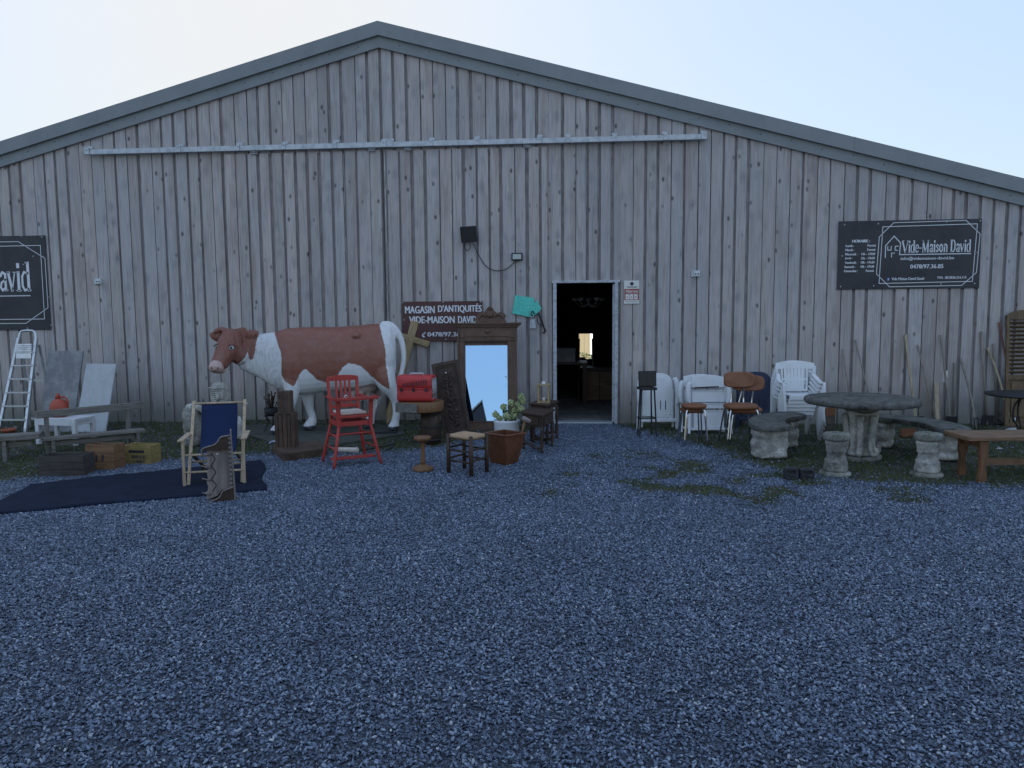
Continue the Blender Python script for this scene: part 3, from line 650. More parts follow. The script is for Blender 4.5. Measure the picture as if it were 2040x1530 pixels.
for p in ((173, 165), (594, 160), (1440, 150), (1853, 145), (153, 552), (1836, 535), (144, 933), (562, 928), (1402, 917), (1820, 915)):
    a = f(*p); mb = MB(); mb.ball((0, 0, 0), (.011, .006, .011), 8, 5); mb.build('screw', m_galv, rs, loc=(a[0], -.008, a[1]))
# left sign, mostly outside the frame
o = W(102, 657, D-.04); t = W(85, 469, D-.04); Hl = t.z-o.z; Wl = Hl*2.0
ls = thing('shop_sign', 'charcoal sign cut by the left edge, its visible writing ending in avid', 'sign', (o.x-Wl, D-.04, o.z))
mb = MB(); mb.box((Wl/2, 0, Hl/2), (Wl, .012, Hl)); mb.build('panel', m_signd, ls, .002)
kx = Hl/1265
def f2(x, y): return (Wl-(672-x-(1395-y)*(672-575)/1265)*kx*.93, (1395-y)*kx)     # crop px of the visible right end
mb = MB()
stroke(mb, [f2(-2000, 275), f2(508, 262), f2(575, 1248), f2(-2000, 1255)], .009, 0)
stroke(mb, [f2(-1900, 210), f2(172, 208), f2(578, 435), f2(628, 1095), f2(290, 1305), f2(-1900, 1310)], .009, 0)
a = f2(-1850, 860); c = f2(345, 490); serif(mb, 'Vide-Maison David', a[0], c[0], a[1], c[1]-a[1], -.0002)
stroke(mb, [f2(-1850, 940), f2(355, 932)], .013, 0); mb.build('lettering', m_lett, ls, loc=(0, yl, 0), fix=False)
for p in ((218, 135), (530, 152), (550, 412), (645, 957), (672, 1333), (312, 1372), (400, 405), (250, 515)):
    a = f2(*p); mb = MB(); mb.ball((0, 0, 0), (.011, .006, .011), 8, 5); mb.build('screw', m_galv, ls, loc=(a[0], -.008, a[1]))
# brown middle sign: crop 780..1110 x 420..700 at 5.464
o, Wd, Hh, f = sign_map((803, 680), (962, 679), (797, 601), 100, 972, 988, 1415, D-.115)
ms = thing('shop_sign', 'dark brown sign reading magasin d’antiquités behind the wardrobe crest', 'sign', (o.x, D-.115, o.z))
mb = MB(); mb.box((Wd/2, 0, Hh/2), (Wd, .012, Hh)); mb.build('panel', m_signb, ms, .002)
mb = MB(); tx('MAGASIN', 132, 1038, 452, 1115, .004); tx("D'ANTIQUITÉS", 492, 1015, 962, 1115, .004); tx('VIDE-MAISON', 175, 1148, 668, 1222, .004); tx('DAVID', 708, 1148, 905, 1222, .004)
a = f(372, 1365); c = f(815, 1318); add_text(mb, '0478/97.36.85', a[0], c[0], a[1], c[1], -.0003, shear=.015, thick=.003)
q = [f(x, y) for x, y in ((345, 1322), (322, 1332), (314, 1348), (316, 1362), (332, 1368))]; stroke(mb, q, .011, 0); stroke(mb, [q[0], (q[0][0]-.02, q[0][1]-.015)], .022, 0); stroke(mb, [q[-1], (q[-1][0]-.012, q[-1][1]+.014)], .022, 0)
mb.build('lettering', m_lett, ms, loc=(0, yl, 0), fix=False)
for p in ((102, 1000), (548, 998), (953, 997), (117, 1184), (572, 1396)):
    a = f(*p); mb = MB(); mb.ball((0, 0, 0), (.011, .006, .011), 8, 5); mb.build('screw', m_galv, ms, loc=(a[0], -.008, a[1]))
# alarm sticker: crop 1240..1400 x 550..620 at 12.75
o, Wd, Hh, f = sign_map((1243, 605), (1273, 605), (1244, 559), 40, 418, 115, 695, D-.040)
al = thing('alarm_notice', 'small red and white alarm notice beside the doorway', 'notice', (o.x, D-.040, o.z))
mb = MB(); mb.box((Wd/2, 0, Hh/2), (Wd, .004, Hh)); mb.build('board', m_wht, al)
mb = MB(); a = f(50, 605); c = f(412, 325); mb.box(((a[0]+c[0])/2, 0, (a[1]+c[1])/2), (c[0]-a[0], .002, c[1]-a[1])); mb.build('red_field', m_wred, al, loc=(0, -.0035, 0))
mb = MB(); tx('Alarme', 78, 345, 388, 415, .0015); a = f(80, 432); c = f(385, 432); stroke(mb, [a, c], .004, 0); mb.build('lettering', m_wht, al, loc=(0, -.0055, 0), fix=False)
for x in (78, 180, 290):
    mb = MB(); a = f(x, 590); c = f(x+92, 460); mb.box(((a[0]+c[0])/2, 0, (a[1]+c[1])/2), (c[0]-a[0], .002, c[1]-a[1])); pn = mb.build('pictogram', m_wht, al, loc=(0, -.0055, 0))
    mb = MB(); q = f(x+46, 530); mb.ball((q[0], 0, q[1]), (.012, .001, .009)); mb.build('symbol', m_ink if x == 290 else m_slab, pn, loc=(0, -.0015, 0))
mb = MB(); q = f(235, 195)
for i in range(5): an = i*1.2566+1.5708; mb.ball((q[0]+.016*math.cos(an), 0, q[1]+.016*math.sin(an)), (.013, .001, .013), 8, 5)
tx('VERISURE', 105, 262, 365, 292, .001); tx('www.verisure.be', 80, 632, 385, 655, 0); mb.build('emblem', m_ink, al, loc=(0, -.0045, 0), fix=False)

# ------------------------------------------------------------------ floodlights, cable, sockets
p = W(934, 483, D-.2); k = (D-.2)/F
fl = thing('black_floodlight', 'large square black floodlight tilted down, mounted high on the barn wall', 'floodlight', (p.x, D-.2, p.z))
mb = MB(); mb.box((0, 0, 16*k), (32*k, .05, 31*k), (14, -3, 0)); mb.build('housing', m_black, fl, .006)
for i in range(7):
    mb = MB(); mb.box((-12*k+i*4*k, .045, 16*k), (.004, .04, 26*k), (14, -3, 0)); mb.build('cooling_fin', m_black, fl)
mb = MB(); mb.bar((-12*k, .02, 10*k), (-12*k, .17, 14*k), .02, .008); mb.bar((12*k, .02, 10*k), (12*k, .17, 14*k), .02, .008); mb.build('bracket', m_black, fl)
mb = MB(); mb.tube([(-8*k, .04, 0), (-10*k, .05, -9*k), (-5*k, .06, -15*k), (1*k, .07, -10*k), (0, .07, 3*k)], .006, 6, sub=5); mb.build('cable', m_black, fl)
q0 = W(941, 484, D-.08); c0 = [W(*a, D-.115) for a in ((944, 486), (951, 503), (966, 528), (982, 538), (998, 539), (1013, 533), (1026, 521))]
mb = MB(); mb.tube([v-c0[0] for v in c0], .0065, 7, sub=6); o_ = mb.build('cable', m_black, None, loc=c0[0]); tag(o_, 'thin black cable sagging between the two wall floodlights', 'cable')
p = W(1030, 519, D-.12)
f2_ = thing('small_floodlight', 'small floodlight with black frame and pale glass beside the cable', 'floodlight', (p.x, D-.12, p.z))
mb = MB(); mb.box((0, 0, 7.5*k), (22*k, .03, 15*k)); mb.build('housing', m_black, f2_, .005)
mb = MB(); mb.box((0, -.017, 7.5*k), (17*k, .006, 10*k)); mb.build('glass', m_glass, f2_, .002)
mb = MB(); mb.bar((0, .01, 0), (0, .08, -5*k), .02, .006); mb.build('bracket', m_black, f2_)
for px, lab in (((197, 561), 'small white wall socket on the boards right of the cut-off sign'), ((1388, 546), 'small white wall socket on the boards between doorway and opening hours sign')):
    p = W(px[0], px[1]+5, D-.05); so_ = thing('wall_socket', lab, 'socket', (p.x, D-.05, p.z), 0, 'sockets on the barn wall')
    mb = MB(); mb.box((0, 0, 6*k), (11*k, .04, 11*k)); mb.build('box', m_whitep, so_, .004)
    mb = MB(); mb.box((-8*k, .01, 6*k), (5*k, .02, 13*k)); mb.build('conduit', m_galv, so_, .002)
    for s in (-1, 1): mb = MB(); mb.cyl((s*2.6*k, -.021, 5*k), (s*2.6*k, -.026, 5*k), 1.4*k, n=8); mb.build('plug_hole', m_black, so_)
# turquoise paper and pistol
P0 = W(1020, 631, D-.12); k = (D-.12)/F
def wp(*a): return [((x-1020)*k, (631-y)*k) for x, y in a]
tq = [(1027, 588), (1063, 594), (1065, 605), (1069, 599), (1071, 601), (1079, 616), (1066, 628), (1062, 632), (1056, 632), (1020, 624)]
mb = MB(); mb.prism(wp(*tq), -.004, .002); o_ = mb.build('turquoise_notice', m_turq, None, loc=P0)
dm = o_.modifiers.new('d', 'SUBSURF'); dm.subdivision_type = 'SIMPLE'; dm.levels = 0
tag(o_, 'torn turquoise sheet nailed to the boards left of the doorway', 'sheet')
ps = thing('antique_pistol', 'black antique flintlock pistol hanging below the turquoise sheet', 'pistol', (P0.x, P0.y-.02, P0.z)); Q = lambda x, y, d=0: ((x-1020)*k, d, (631-y)*k)
mb = MB(); mb.tube([Q(1072, 624), Q(1078, 636), Q(1083, 652)], [.018, .014, .010], 8); mb.tube([Q(1083, 652), Q(1086, 660), Q(1081, 664)], [.014, .016, .012], 8, sub=3); mb.build('barrel', m_black, ps)
mb = MB(); mb.tube([Q(1070, 626), Q(1062, 630), Q(1058, 625), Q(1061, 620), Q(1065, 626)], .007, 7, sub=4); mb.build('hammer', m_black, ps)
mb = MB(); mb.tube([Q(1070, 634), Q(1072, 644), Q(1079, 648), Q(1080, 640)], .006, 7, sub=4); mb.build('trigger_guard', m_black, ps)
mb = MB(); mb.tube([Q(1057, 624, -.01), Q(1056, 630, -.01), Q(1060, 633, -.01), Q(1064, 629, -.01)], .004, 6, sub=4); mb.prism([(Q(1055, 640)[0], Q(1055, 654)[2]), (Q(1068, 640)[0], Q(1068, 654)[2]), (Q(1066, 638)[0], Q(1066, 636)[2]), (Q(1057, 636)[0], Q(1057, 636)[2])], .0, .006)
o_ = mb.build('hanging_tag', m_frame, None, loc=ps.location); tag(o_, 'grey tag hanging on a wire beside the antique pistol', 'tag')

# ================================================================== LEFT SIDE
# stepladder
p, k = T(28, 866); st = thing('stepladder', 'aluminium stepladder with hoop top at the left edge', 'stepladder', p, A)
H = 205*k
def LX(t): return (-30+t*19)*k, (26+t*(-4))*k        # left/right rail x at height fraction t
for nm, s in (('rail', 0), ('rail', 1)):
    xb, xt = ((-32, -12) if s == 0 else (22, 24)); mb = MB(); mb.bar((xb*k, 0, 0), (xt*k, .38, H*.93), .034, .045); mb.build(nm, m_alu, st, .003)
mb = MB(); mb.tube([(-12*k, .37, H*.91), (-9*k, .39, H*.98), (-2*k, .395, H*1.0), (14*k, .395, H*1.0), (21*k, .39, H*.98), (24*k, .37, H*.91)], .018, 8, sub=4); mb.build('hoop', m_alu, st)
for i in range(6):
    t = .14+i*.13; xl = (-32+t*21.5)*k; xr = (22+t*2.2)*k; mb = MB(); mb.box(((xl+xr)/2, .38*t/.93, H*t), (xr-xl, .075, .022)); mb.build('tread', m_alu, st, .003)
mb = MB(); mb.box((4*k, .30, H*.80), (31*k, .02, 30*k), (-8, 0, 0)); [mb.box((4*k, .287-.0005*i, H*.80+(i-3)*4*k), (31*k, .008, .008), (-8, 0, 0)) for i in range(7)]; mb.build('platform', m_alu, st, .002)
for xb, xt in ((-22, -8), (30, 27)): mb = MB(); mb.bar((xb*k, .62, 0), (xt*k, .40, H*.86), .03, .022); mb.build('rear_leg', m_alu, st)
mb = MB(); mb.box((4*k, .6, H*.1), (52*k, .02, .03)); mb.box((4*k, .5, H*.5), (42*k, .02, .03)); mb.build('brace', m_alu, st)
# slabs
def slab(poly, base, mat, lab, thick=.03):
    P, kk = T(*base); lean = .20
    mb = MB(kk); h = max(base[1]-y for x, y in poly)
    mb.prism([(x-base[0], base[1]-y) for x, y in poly], 0, thick/kk)
    o = mb.build('leaning_slab', mat, None, .004, P, (-math.atan(lean/(h*kk)), 0, A)); tag(o, lab, 'slab', 'slabs leaning on the barn'); return o
slab([(79, 861), (145, 861), (160, 698), (95, 698), (89, 704)], (112, 861), m_slab, 'tall grey scuffed stone slab with a clipped corner leaning on the barn')
slab([(148, 862), (210, 862), (225, 724), (165, 723)], (180, 862), m_slabl, 'shorter pale slab leaning on the barn beside the scuffed grey one')
# white table
p, k = T(125, 884); tw = thing('white_side_table', 'small white table carrying the orange red pot', 'table', p, A-.25)
mb = MB(k); mb.box((0, 10, 50), (96, 52, 6)); mb.build('tabletop', m_whitep, tw, .004)
mb = MB(k); mb.box((0, -15, 43), (88, 3, 8)); mb.box((0, 35, 43), (88, 3, 8)); mb.box((-45, 10, 43), (3, 46, 8)); mb.box((45, 10, 43), (3, 46, 8)); mb.build('apron', m_whitep, tw, .002)
for x, y in ((-44, -13), (44, -13), (-44, 33), (44, 33)): mb = MB(k); mb.box((x, y, 23.5), (8, 7, 47), tap=1.1); mb.build('leg', m_whitep, tw, .003)
pt = thing('enamel_pot', 'orange red enamel pot with pouring spout on the white table', 'pot', p+Vector((-8*k, 8*k, 53.3*k)), A)
mb = MB(k); mb.lathe([(0, 0), (13, 0), (16, 6), (17.5, 16), (16.5, 25), (12, 32), (5, 36), (0, 37)], n=24); mb.build('body', m_orpot, pt)
mb = MB(k); mb.tube([(-2, 0, 36), (-2, 0, 42), (0, 0, 46)], [5, 4, 2.5], 10); mb.build('spout', m_orpot, pt)
mb = MB(k); mb.tube([(3, 0, 40), (12, 0, 39), (18, 0, 31), (17, 0, 25)], 2, 8, sub=4); mb.build('handle', m_orpot, pt)
# weathered benches and planks
def plank_bench(name, x0y0, x1y1, base, top_h, lab, depth, th=9, legs=(.08, .92), lift=0):
    (xa, ya), (xb, yb) = x0y0, x1y1; P, kk = T((xa+xb)/2, base); t = thing(name, lab, 'bench', P, A, 'weathered plank benches')
    L = (xb-xa); sl = (ya-yb)/L; mb = MB(kk); cz = base-(ya+yb)/2
    ya_w = 1.6*sl                                     # turn it in plan so that the far end rises in the picture
    return t, kk, L, cz, sl
def bench(lab, pa, pb, zt, thick, dep, legs, mat=m_silver, name='plank_bench', rail=True):
    a = G(*pa, zt); c = G(*pb, zt); mid = (a+c)/2; d = c-a; L = d.length; rz = math.atan2(d.y, d.x); t = thing(name, lab, 'bench', (mid.x, mid.y, 0), rz, 'weathered plank benches')
    mb = MB(); mb.box((0, dep/2, zt-thick/2), (L, dep, thick)); mb.build('seat', mat, t, .004)
    for u_ in legs:
        mb = MB(); mb.box((u_*L/2, dep/2, (zt-thick)/2), (.04, dep*.85, zt-thick)); mb.build('leg', mat, t, .003)
    if rail: mb = MB(); mb.box((0, dep/2, (zt-thick)*.75), (L*.8, .03, .06)); mb.build('rail', mat, t, .003)
    return t
bench('weathered low plank bench running out of the left edge of the picture', (-120, 876), (78, 864), .30, .06, .20, (-.4, .25), m_silver)
bench('long narrow weathered bench behind the crates', (84, 874), (290, 855), .22, .035, .16, (-.8, .85), m_silver)
bench('weathered plank bench standing higher, in front of the red pot', (72, 820), (285, 801), .535, .085, .07, (.70, -.82), m_silver, rail=False)
# crates
def crate(lab, base, w_, h_, d_, mat, rz=0, slats=3, open_=True, text=None, slot=False, lean=0):
    P, kk = T(*base); t = thing('wooden_crate', lab, 'crate', P, A+rz, 'old crates on the grass'); t.rotation_euler = (lean, 0, A+rz)
    hs = h_/slats
    for side, nm in ((0, 'front_panel'), (1, 'back_panel')):
        mb = MB(kk)
        for i in range(slats): mb.box((0, -d_/2+1 if side == 0 else d_/2-1, hs*(i+.5)), (w_, 2, hs-.8))
        mb.build(nm, mat, t, .002)
    for s in (-1, 1):
        mb = MB(kk)
        for i in range(slats): mb.box((s*(w_/2-1.2), 0, hs*(i+.5)), (2.4, d_-4.2, hs-.9))
        mb.build('side_panel', mat, t, .002)
    mb = MB(kk); mb.box((0, 0, 1), (w_-5, d_-5, 1.5)); mb.build('base_panel', mat, t)
    for s in (-1, 1):
        for r in (-1, 1): mb = MB(kk); mb.box((s*(w_/2-5.5), r*(d_/2-4.2), h_/2), (5, 4, h_-1)); mb.build('corner_post', mat, t)
    if text:
        mb = MB(kk)
        for (s_, x0, x1, z0, z1) in text: add_text(mb, s_, x0, x1, z0, z1, 0, thick=.4)
        mb.build('stencil', m_ink, t, loc=(0, -(d_/2+.4)*kk, 0), fix=False)
    if slot: mb = MB(kk); mb.box((0, 0, h_*.68), (w_*.55, .6, 5.5)); mb.build('hand_hole', m_soil, t, loc=(0, -(d_/2+.2)*kk, 0))
    return t
crate('orange brown crate stencilled 11 in front of the narrow bench', (211, 933), 60, 50, 38, m_orange, -.10, 3, text=[('11', -8, 8, 17, 30)], lean=R(-3))
crate('yellow crate with long hand hole and faded stencil', (284, 922), 60, 38, 34, m_yellow, -.16, 2, text=[('BREE', -10, 20, 12, 18), ('1987', -6, 18, 3, 9)], slot=True)
crate('blackened empty slatted crate left of the orange brown one', (135, 945), 86, 42, 45, m_darkcrate, .05, 3)
# mat
m4 = [G(-60, 1032), G(532, 978), G(520, 920), G(60, 968)]
mb = MB(); cx_ = sum((q for q in m4), Vector())/4
def matfn(u_, v_):
    a = m4[0].lerp(m4[1], u_); c = m4[3].lerp(m4[2], u_); q = a.lerp(c, v_); q = q+Vector((mnoise.noise(q*1.7), mnoise.noise(q*1.7+Vector((5, 5, 5))), 0))*.05+Vector((mnoise.noise(q*14), mnoise.noise(q*14+Vector((5, 5, 5))), 0))*.012
    e = min(u_, 1-u_)*8; q = q.copy(); q.z = .022+.006*mnoise.noise(q*2.2)+.004*mnoise.noise(q*9); return q-cx_
mb.surf(matfn, 60, 16, (0, 0, -.018)); o_ = mb.build('carpet', m_mat, None, loc=(cx_.x, cx_.y, 0))
tag(o_, 'large worn dark blue carpet lying on gravel under the deckchair', 'carpet')
o_.location = cx_*1.0
# small terracotta pot
p, k = T(18, 869); tp = thing('flower_pot', 'small orange terracotta pot lying behind the low bench', 'pot', p, A)
mb = MB(k); mb.lathe([(0, 0), (9, 0), (12, 11), (13.5, 11), (13.5, 15), (11, 15), (10, 5), (0, 4)], n=18); mb.build('body', m_terra, tp)
mb = MB(k); mb.lathe([(0, 9), (10, 10)], n=14); mb.build('soil', m_soil, tp)

# ------------------------------------------------------------------ stone garden statue
def rough(o, st=.02, sc=.12, sub=1, seed=0):
    if sub: s = o.modifiers.new('sub', 'SUBSURF'); s.levels = sub; s.render_levels = sub
    tx_ = bpy.data.textures.new('rough', 'CLOUDS'); tx_.noise_scale = sc; tx_.noise_depth = 3
    d = o.modifiers.new('rough', 'DISPLACE'); d.texture = tx_; d.strength = st; d.mid_level = .5; d.texture_coords = 'OBJECT' if False else 'LOCAL'; return o
p, k = T(425, 888); sta = thing('garden_statue', 'mossy stone garden statue with a carved head behind the blue deckchair', 'statue', p, A)
mb = MB(k); mb.lathe([(0, 0), (26, 0), (28, 10), (24, 25), (26, 50), (22, 72), (16, 82), (0, 86)], (16, 0, 0), 20, 1, .8, .2); rough(mb.build('torso', m_stone, sta), .03, .06, 1)
mb = MB(k); mb.lathe([(0, 0), (14, 3), (18, 14), (19, 26), (17, 38), (11, 46), (0, 48)], (18, -2, 80), 22, 1, .85, .12)
rough(mb.build('head', m_stonel, sta), .02, .04, 1)
mb = MB(k)
for i in range(7): mb.tube([(2+i*1.0, -17+abs(i-3)*.4, 118-i*4.5), (16, -18.5, 116-i*4.0), (33-i*.6, -13, 117-i*4.4)], 1.1, 6, sub=3)
mb.tube([(20, -18, 104), (21, -21, 98), (20, -18, 93)], 3, 8); mb.build('carved_curls', m_stonel, sta)
mb = MB(k); mb.lathe([(0, 0), (18, 0), (20, 8), (17, 20), (20, 34), (18, 46), (21, 60), (17, 74), (10, 80), (0, 81)], (-38, -4, 0), 20, 1, .8, .25); rough(mb.build('wing', m_stone, sta), .035, .05, 1)
mb = MB(k); mb.tube([(-46, -2, 78), (-30, -14, 80), (-14, -12, 74), (-8, -6, 60)], [6, 7, 6, 4], 10, sub=3); rough(mb.build('shoulder_scroll', m_stonel, sta), .02, .04, 0)
mb = MB(k); mb.lathe([(0, 0), (9, 0), (10, 20), (8, 34), (4, 44), (0, 46)], (56, -6, 14), 14, 1, .8, .3); rough(mb.build('arm', m_stonel, sta), .02, .04, 1)
# deckchair
p = G(430, 966); dc = thing('deckchair', 'wooden deckchair with navy blue canvas on the blue carpet', 'deckchair', p+Vector((0, 0, .012)), A+.22)
for s in (-1, 1):
    mb = MB(); mb.bar((s*.245, -.02, .0), (s*.245, .48, .76), .03, .02); mb.build('back_rail', m_dcw, dc, .003)
    mb = MB(); mb.bar((s*.272, -.06, .0), (s*.272, -.05, .44), .028, .020); mb.build('front_post', m_dcw, dc, .003)
    mb = MB(); mb.bar((s*.20, -.04, .31), (s*.20, .50, .10), .026, .02, (1, 0, 0)); mb.bar((s*.20, .50, .10), (s*.20, .58, .0), .026, .02); mb.build('seat_rail', m_oldpost, dc, .003)
    mb = MB(); mb.bar((s*.285, -.10, .445), (s*.275, .33, .455), .055, .018, (0, 0, 1)); mb.build('armrest', m_dcw, dc, .004)
    mb = MB(); mb.cyl((s*.232, .46, .72), (s*.275, .46, .72), .008); mb.cyl((s*.25, .26, .41), (s*.285, .26, .41), .009); mb.build('pivot', m_galv, dc)
for y, z, wq in ((.465, .735, .25), (-.055, .30, .27), (-.06, .135, .27), (.52, .09, .22), (.14, .2, .24)):
    mb = MB(); mb.cyl((-wq, y, z), (wq, y, z), .011, n=8); mb.build('crossbar', m_dcw, dc)
def canv(u_, v_):
    x = (u_-.5)*(.345); y = .465+(-.055-.465)*v_; z = .735+(.30-.735)*v_-.20*math.sin(math.pi*v_**.85)*1.0; z -= .012*math.cos((u_-.5)*math.pi)*math.sin(math.pi*v_); y += .05*math.sin(math.pi*v_); return Vector((x, y, z))
mb = MB(); mb.surf(canv, 12, 24, (0, .002, -.003)); mb.build('canvas', m_navy, dc)
# carved wall shelf standing on end
p, k = T(440, 997); sh = thing('wall_shelf', 'grey brown scalloped wooden wall shelf standing on end in front of the deckchair', 'shelf', p, A+.36)
X = lambda x, y: (300+x/4.027-440, 997-(640+y/4.027))
prof = [X(*a) for a in ((432, 1448), (500, 1420), (555, 1395), (580, 1350), (620, 1335), (665, 1320), (680, 1440))]
mb = MB(k); mb.prism(prof, -16, -13); mb.prism([(x_, z_+3) for x_, z_ in prof], 10, 12); mb.build('bottom_bracket', m_brown, sh, .002)
bp = [X(*a) for a in ((470, 1010), (500, 1015), (630, 930), (655, 900), (660, 1345), (575, 1350), (545, 1395), (462, 1420), (460, 1380), (440, 1370), (470, 1350), (475, 1310), (463, 1285), (475, 1260), (470, 1210), (480, 1180), (470, 1150), (478, 1110), (466, 1070), (478, 1040))]
mb = MB(k); mb.prism(bp, -2, 1); mb.build('back_board', m_shelf, sh, .002)
tp_ = [X(*a) for a in ((440, 1030), (440, 1005), (470, 990), (530, 975), (560, 950), (580, 920), (610, 910), (650, 908), (650, 940), (625, 1020), (560, 1025), (500, 1018))]
mb = MB(k); mb.prism(tp_, -14, -11); mb.build('top_bracket', m_brown, sh, .002)
for pr_, yy_ in ((tp_[:8], -15), (prof[:6], -17)): mb = MB(k); mb.tube([(x_, yy_, z_) for x_, z_ in pr_], 1.3, 7, sub=3); mb.build('bracket_rim', m_shelf, sh)
a, c = X(660, 870), X(675, 1440); mb = MB(k); mb.prism([X(655, 870), X(665, 870), X(680, 1440), X(665, 1440)], -17, 13); mb.build('shelf_board', m_shelf, sh, .002)
mb = MB(k)
for i in range(12): q = X(636, 930+i*36); mb.cyl((q[0]+3, -15, q[1]), (q[0]+3, -12.5, q[1]), 2.6, n=10)
mb.build('beaded_edge', m_shelf, sh)
mb = MB(k); w1 = [X(520+14*math.sin(y/17.), y) for y in range(1045, 1360, 12)]; mb.tube([(a_, -2.6, b_) for a_, b_ in w1], .9, 6); mb.build('carved_groove', m_brown, sh)
for y in (1050, 1150, 1250, 1365): q = X(440, y); mb = MB(k); mb.tube([(q[0]+14, -3, q[1]-3), (q[0]+6, -5, q[1]-1), (q[0]-1, -8, q[1]+2)], [2.2, 1.6, 1.1], 8); mb.ball((q[0]-1, -8, q[1]+2), 1.7, 8, 6); mb.build('peg', m_shelf, sh)
mb = MB(k); q = X(553, 1056); mb.box((q[0], -2.6, q[1]), (5, .6, 2.5), (0, -12, 0)); mb.build('price_sticker', m_wht, sh)
# ================================================================== COW
gp = [G(*a) for a in ((486, 851), (800, 851), (806, 868), (640, 894), (556, 890), (480, 866))]
c_ = gp[0].copy(); mb = MB(); mb.prism([((q-c_).x, (q-c_).y) for q in gp], .001, .032, 'xy')
o_ = mb.build('platform', m_platf, None, .004, c_); tag(o_, 'flat green grey board platform lying under the cow statue', 'platform')
p = Vector((0, 0, 0)); kc = 10.25/F; p = W(620, 868, 10.25); p.z = .032
cow = thing('cow_statue', 'life size brown and white painted cow statue standing on the flat platform', 'statue', p, A+R(8))
def in1(poly, x, y):
    ins = False
    for i in range(len(poly)):
        (x0, y0), (x1, y1) = poly[i], poly[(i+1) % len(poly)]
        if (y0 > y) != (y1 > y) and x < (x1-x0)*(y-y0)/(y1-y0)+x0: ins = not ins
    return ins
cb_ = MB(kc)
def yring(x, zt, zb, hw, yc=0, pw=2.3, n=28, pinch=.0):
    r_ = []; cz = (zt+zb)/2; hz = (zt-zb)/2
    for j in range(n):
        t = 2*math.pi*j/n; cs, sn = math.cos(t), math.sin(t); e = 2/pw
        y_ = hw*math.copysign(abs(cs)**e, cs); z_ = hz*math.copysign(abs(sn)**e, sn)
        if z_ < 0: y_ *= 1-pinch*abs(z_/hz)**1.5
        r_.append(Vector((x, yc+y_, cz+z_)))
    return r_
cb_.loft([yring(*a, **({'pinch': .35} if a[0] < -80 else {})) for a in ((-60, 205, 98, 22, -2), (-52, 209, 86, 30), (-38, 212, 78, 37), (-15, 214, 76, 40), (20, 214, 80, 44), (60, 214, 82, 48), (95, 216, 80, 48), (125, 219, 84, 44), (150, 220, 98, 38), (166, 216, 108, 31), (176, 205, 118, 20))])
cb_.loft([yring(*a) for a in ((-20, 206, 84, 28, 0), (-60, 205, 88, 26, -2), (-80, 203, 100, 22, -5), (-97, 201, 113, 18, -10), (-115, 200, 123, 15, -16), (-132, 196, 133, 11, -23))])
cb_.tube([(-139, -18, 202), (-142, -28, 193), (-147, -38, 180), (-153, -48, 164), (-159, -56, 151), (-164, -62, 142), (-167, -66, 136), (-168, -69, 131)], [15, 22, 23.5, 20.5, 17, 15, 14.5, 8], 18, sub=3)
cb_.ball((-133, -32, 166), (19, 17, 25), 16, 12, (0, -18, 0)); cb_.ball((-143, -24, 203), (20, 13, 10)); cb_.ball((-160, -60, 133), (10, 10, 6.5))
for a, r_ in (([(-150, -22, 207), (-162, -20, 211), (-172, -22, 210), (-176, -26, 205)], [6, 5.5, 4.5, 3]), ([(-134, -20, 207), (-124, -18, 211), (-116, -19, 209)], [6, 5, 3.5])): cb_.tube(a, r_, 10, sub=3)
def ear(a, b, c, w_, up):
    st0 = len(cb_.v); cb_.tube([a, Vector(a).lerp(Vector(b), .5), b, Vector(b).lerp(Vector(c), .6), c], [4, w_*.8, w_, w_*.75, 2], 12, sx=1, sub=3)
    m_ = (Vector(a)+Vector(c))/2
    for i in range(st0, len(cb_.v)): cb_.v[i].y = m_.y+(cb_.v[i].y-m_.y)*.5
ear((-158, -16, 198), (-173, -20, 197), (-187, -20, 204), 10, 0); ear((-126, -18, 197), (-110, -24, 199), (-92, -24, 206), 11, 0)
for x, z0, z1 in ((-113, 192, 156), (-118, 192, 150), (-108, 190, 170), (-122, 190, 168)): cb_.tube([(x, -22, z0), (x+1, -25, (z0+z1)/2), (x, -24, z1)], [5, 4, 1.8], 8)
cb_.ball((-26, -24, 138), (27, 19, 46)); cb_.ball((-22, 24, 138), (27, 19, 46)); cb_.ball((142, -22, 150), (33, 23, 50), 16, 12, (0, 8, 0)); cb_.ball((140, 22, 150), (33, 23, 50))
cb_.ball((98, -30, 196), (13, 14, 8)); cb_.ball((90, 0, 96), (48, 26, 16))
cb_.tube([(-28, -8, 135), (-30, -18, 112), (-32, -25, 82), (-36, -26, 60), (-44, -26, 38), (-56, -27, 20), (-64, -28, 10), (-69, -28, 2)], [8, 22, 14, 10.5, 8.5, 7.5, 10, 10.5], 14, sub=3)
cb_.tube([(-14, 6, 135), (-12, 16, 112), (-8, 22, 84), (-6, 22, 62), (-3, 22, 42), (1, 22, 26), (-1, 21, 15), (-6, 19, 8), (-9, 17, 1)], [8, 22, 16, 12, 8, 8, 11, 11, 11.5], 14, sub=3)
cb_.tube([(140, -8, 150), (148, -19, 125), (157, -26, 98), (168, -26, 78), (174, -24, 60), (175, -24, 38), (172, -24, 20), (170, -24, 12), (165, -25, 1)], [8, 26, 20, 12.5, 9, 7.6, 8.5, 10.5, 11], 14, sub=3)
cb_.tube([(138, 6, 150), (142, 19, 120), (142, 22, 94), (136, 22, 70), (128, 22, 48), (122, 22, 28), (119, 21, 15), (116, 20, 1)], [8, 24, 17, 11, 8.5, 8, 10, 11], 14, sub=3)
cb_.tube([(148, 0, 217), (164, -2, 216), (178, -4, 205), (189, -6, 180), (192, -7, 148), (188, -8, 122), (184, -9, 106), (182, -9, 96)], [7, 8.5, 7.5, 6.5, 5.5, 5, 6.5, 4], 12, sub=4)
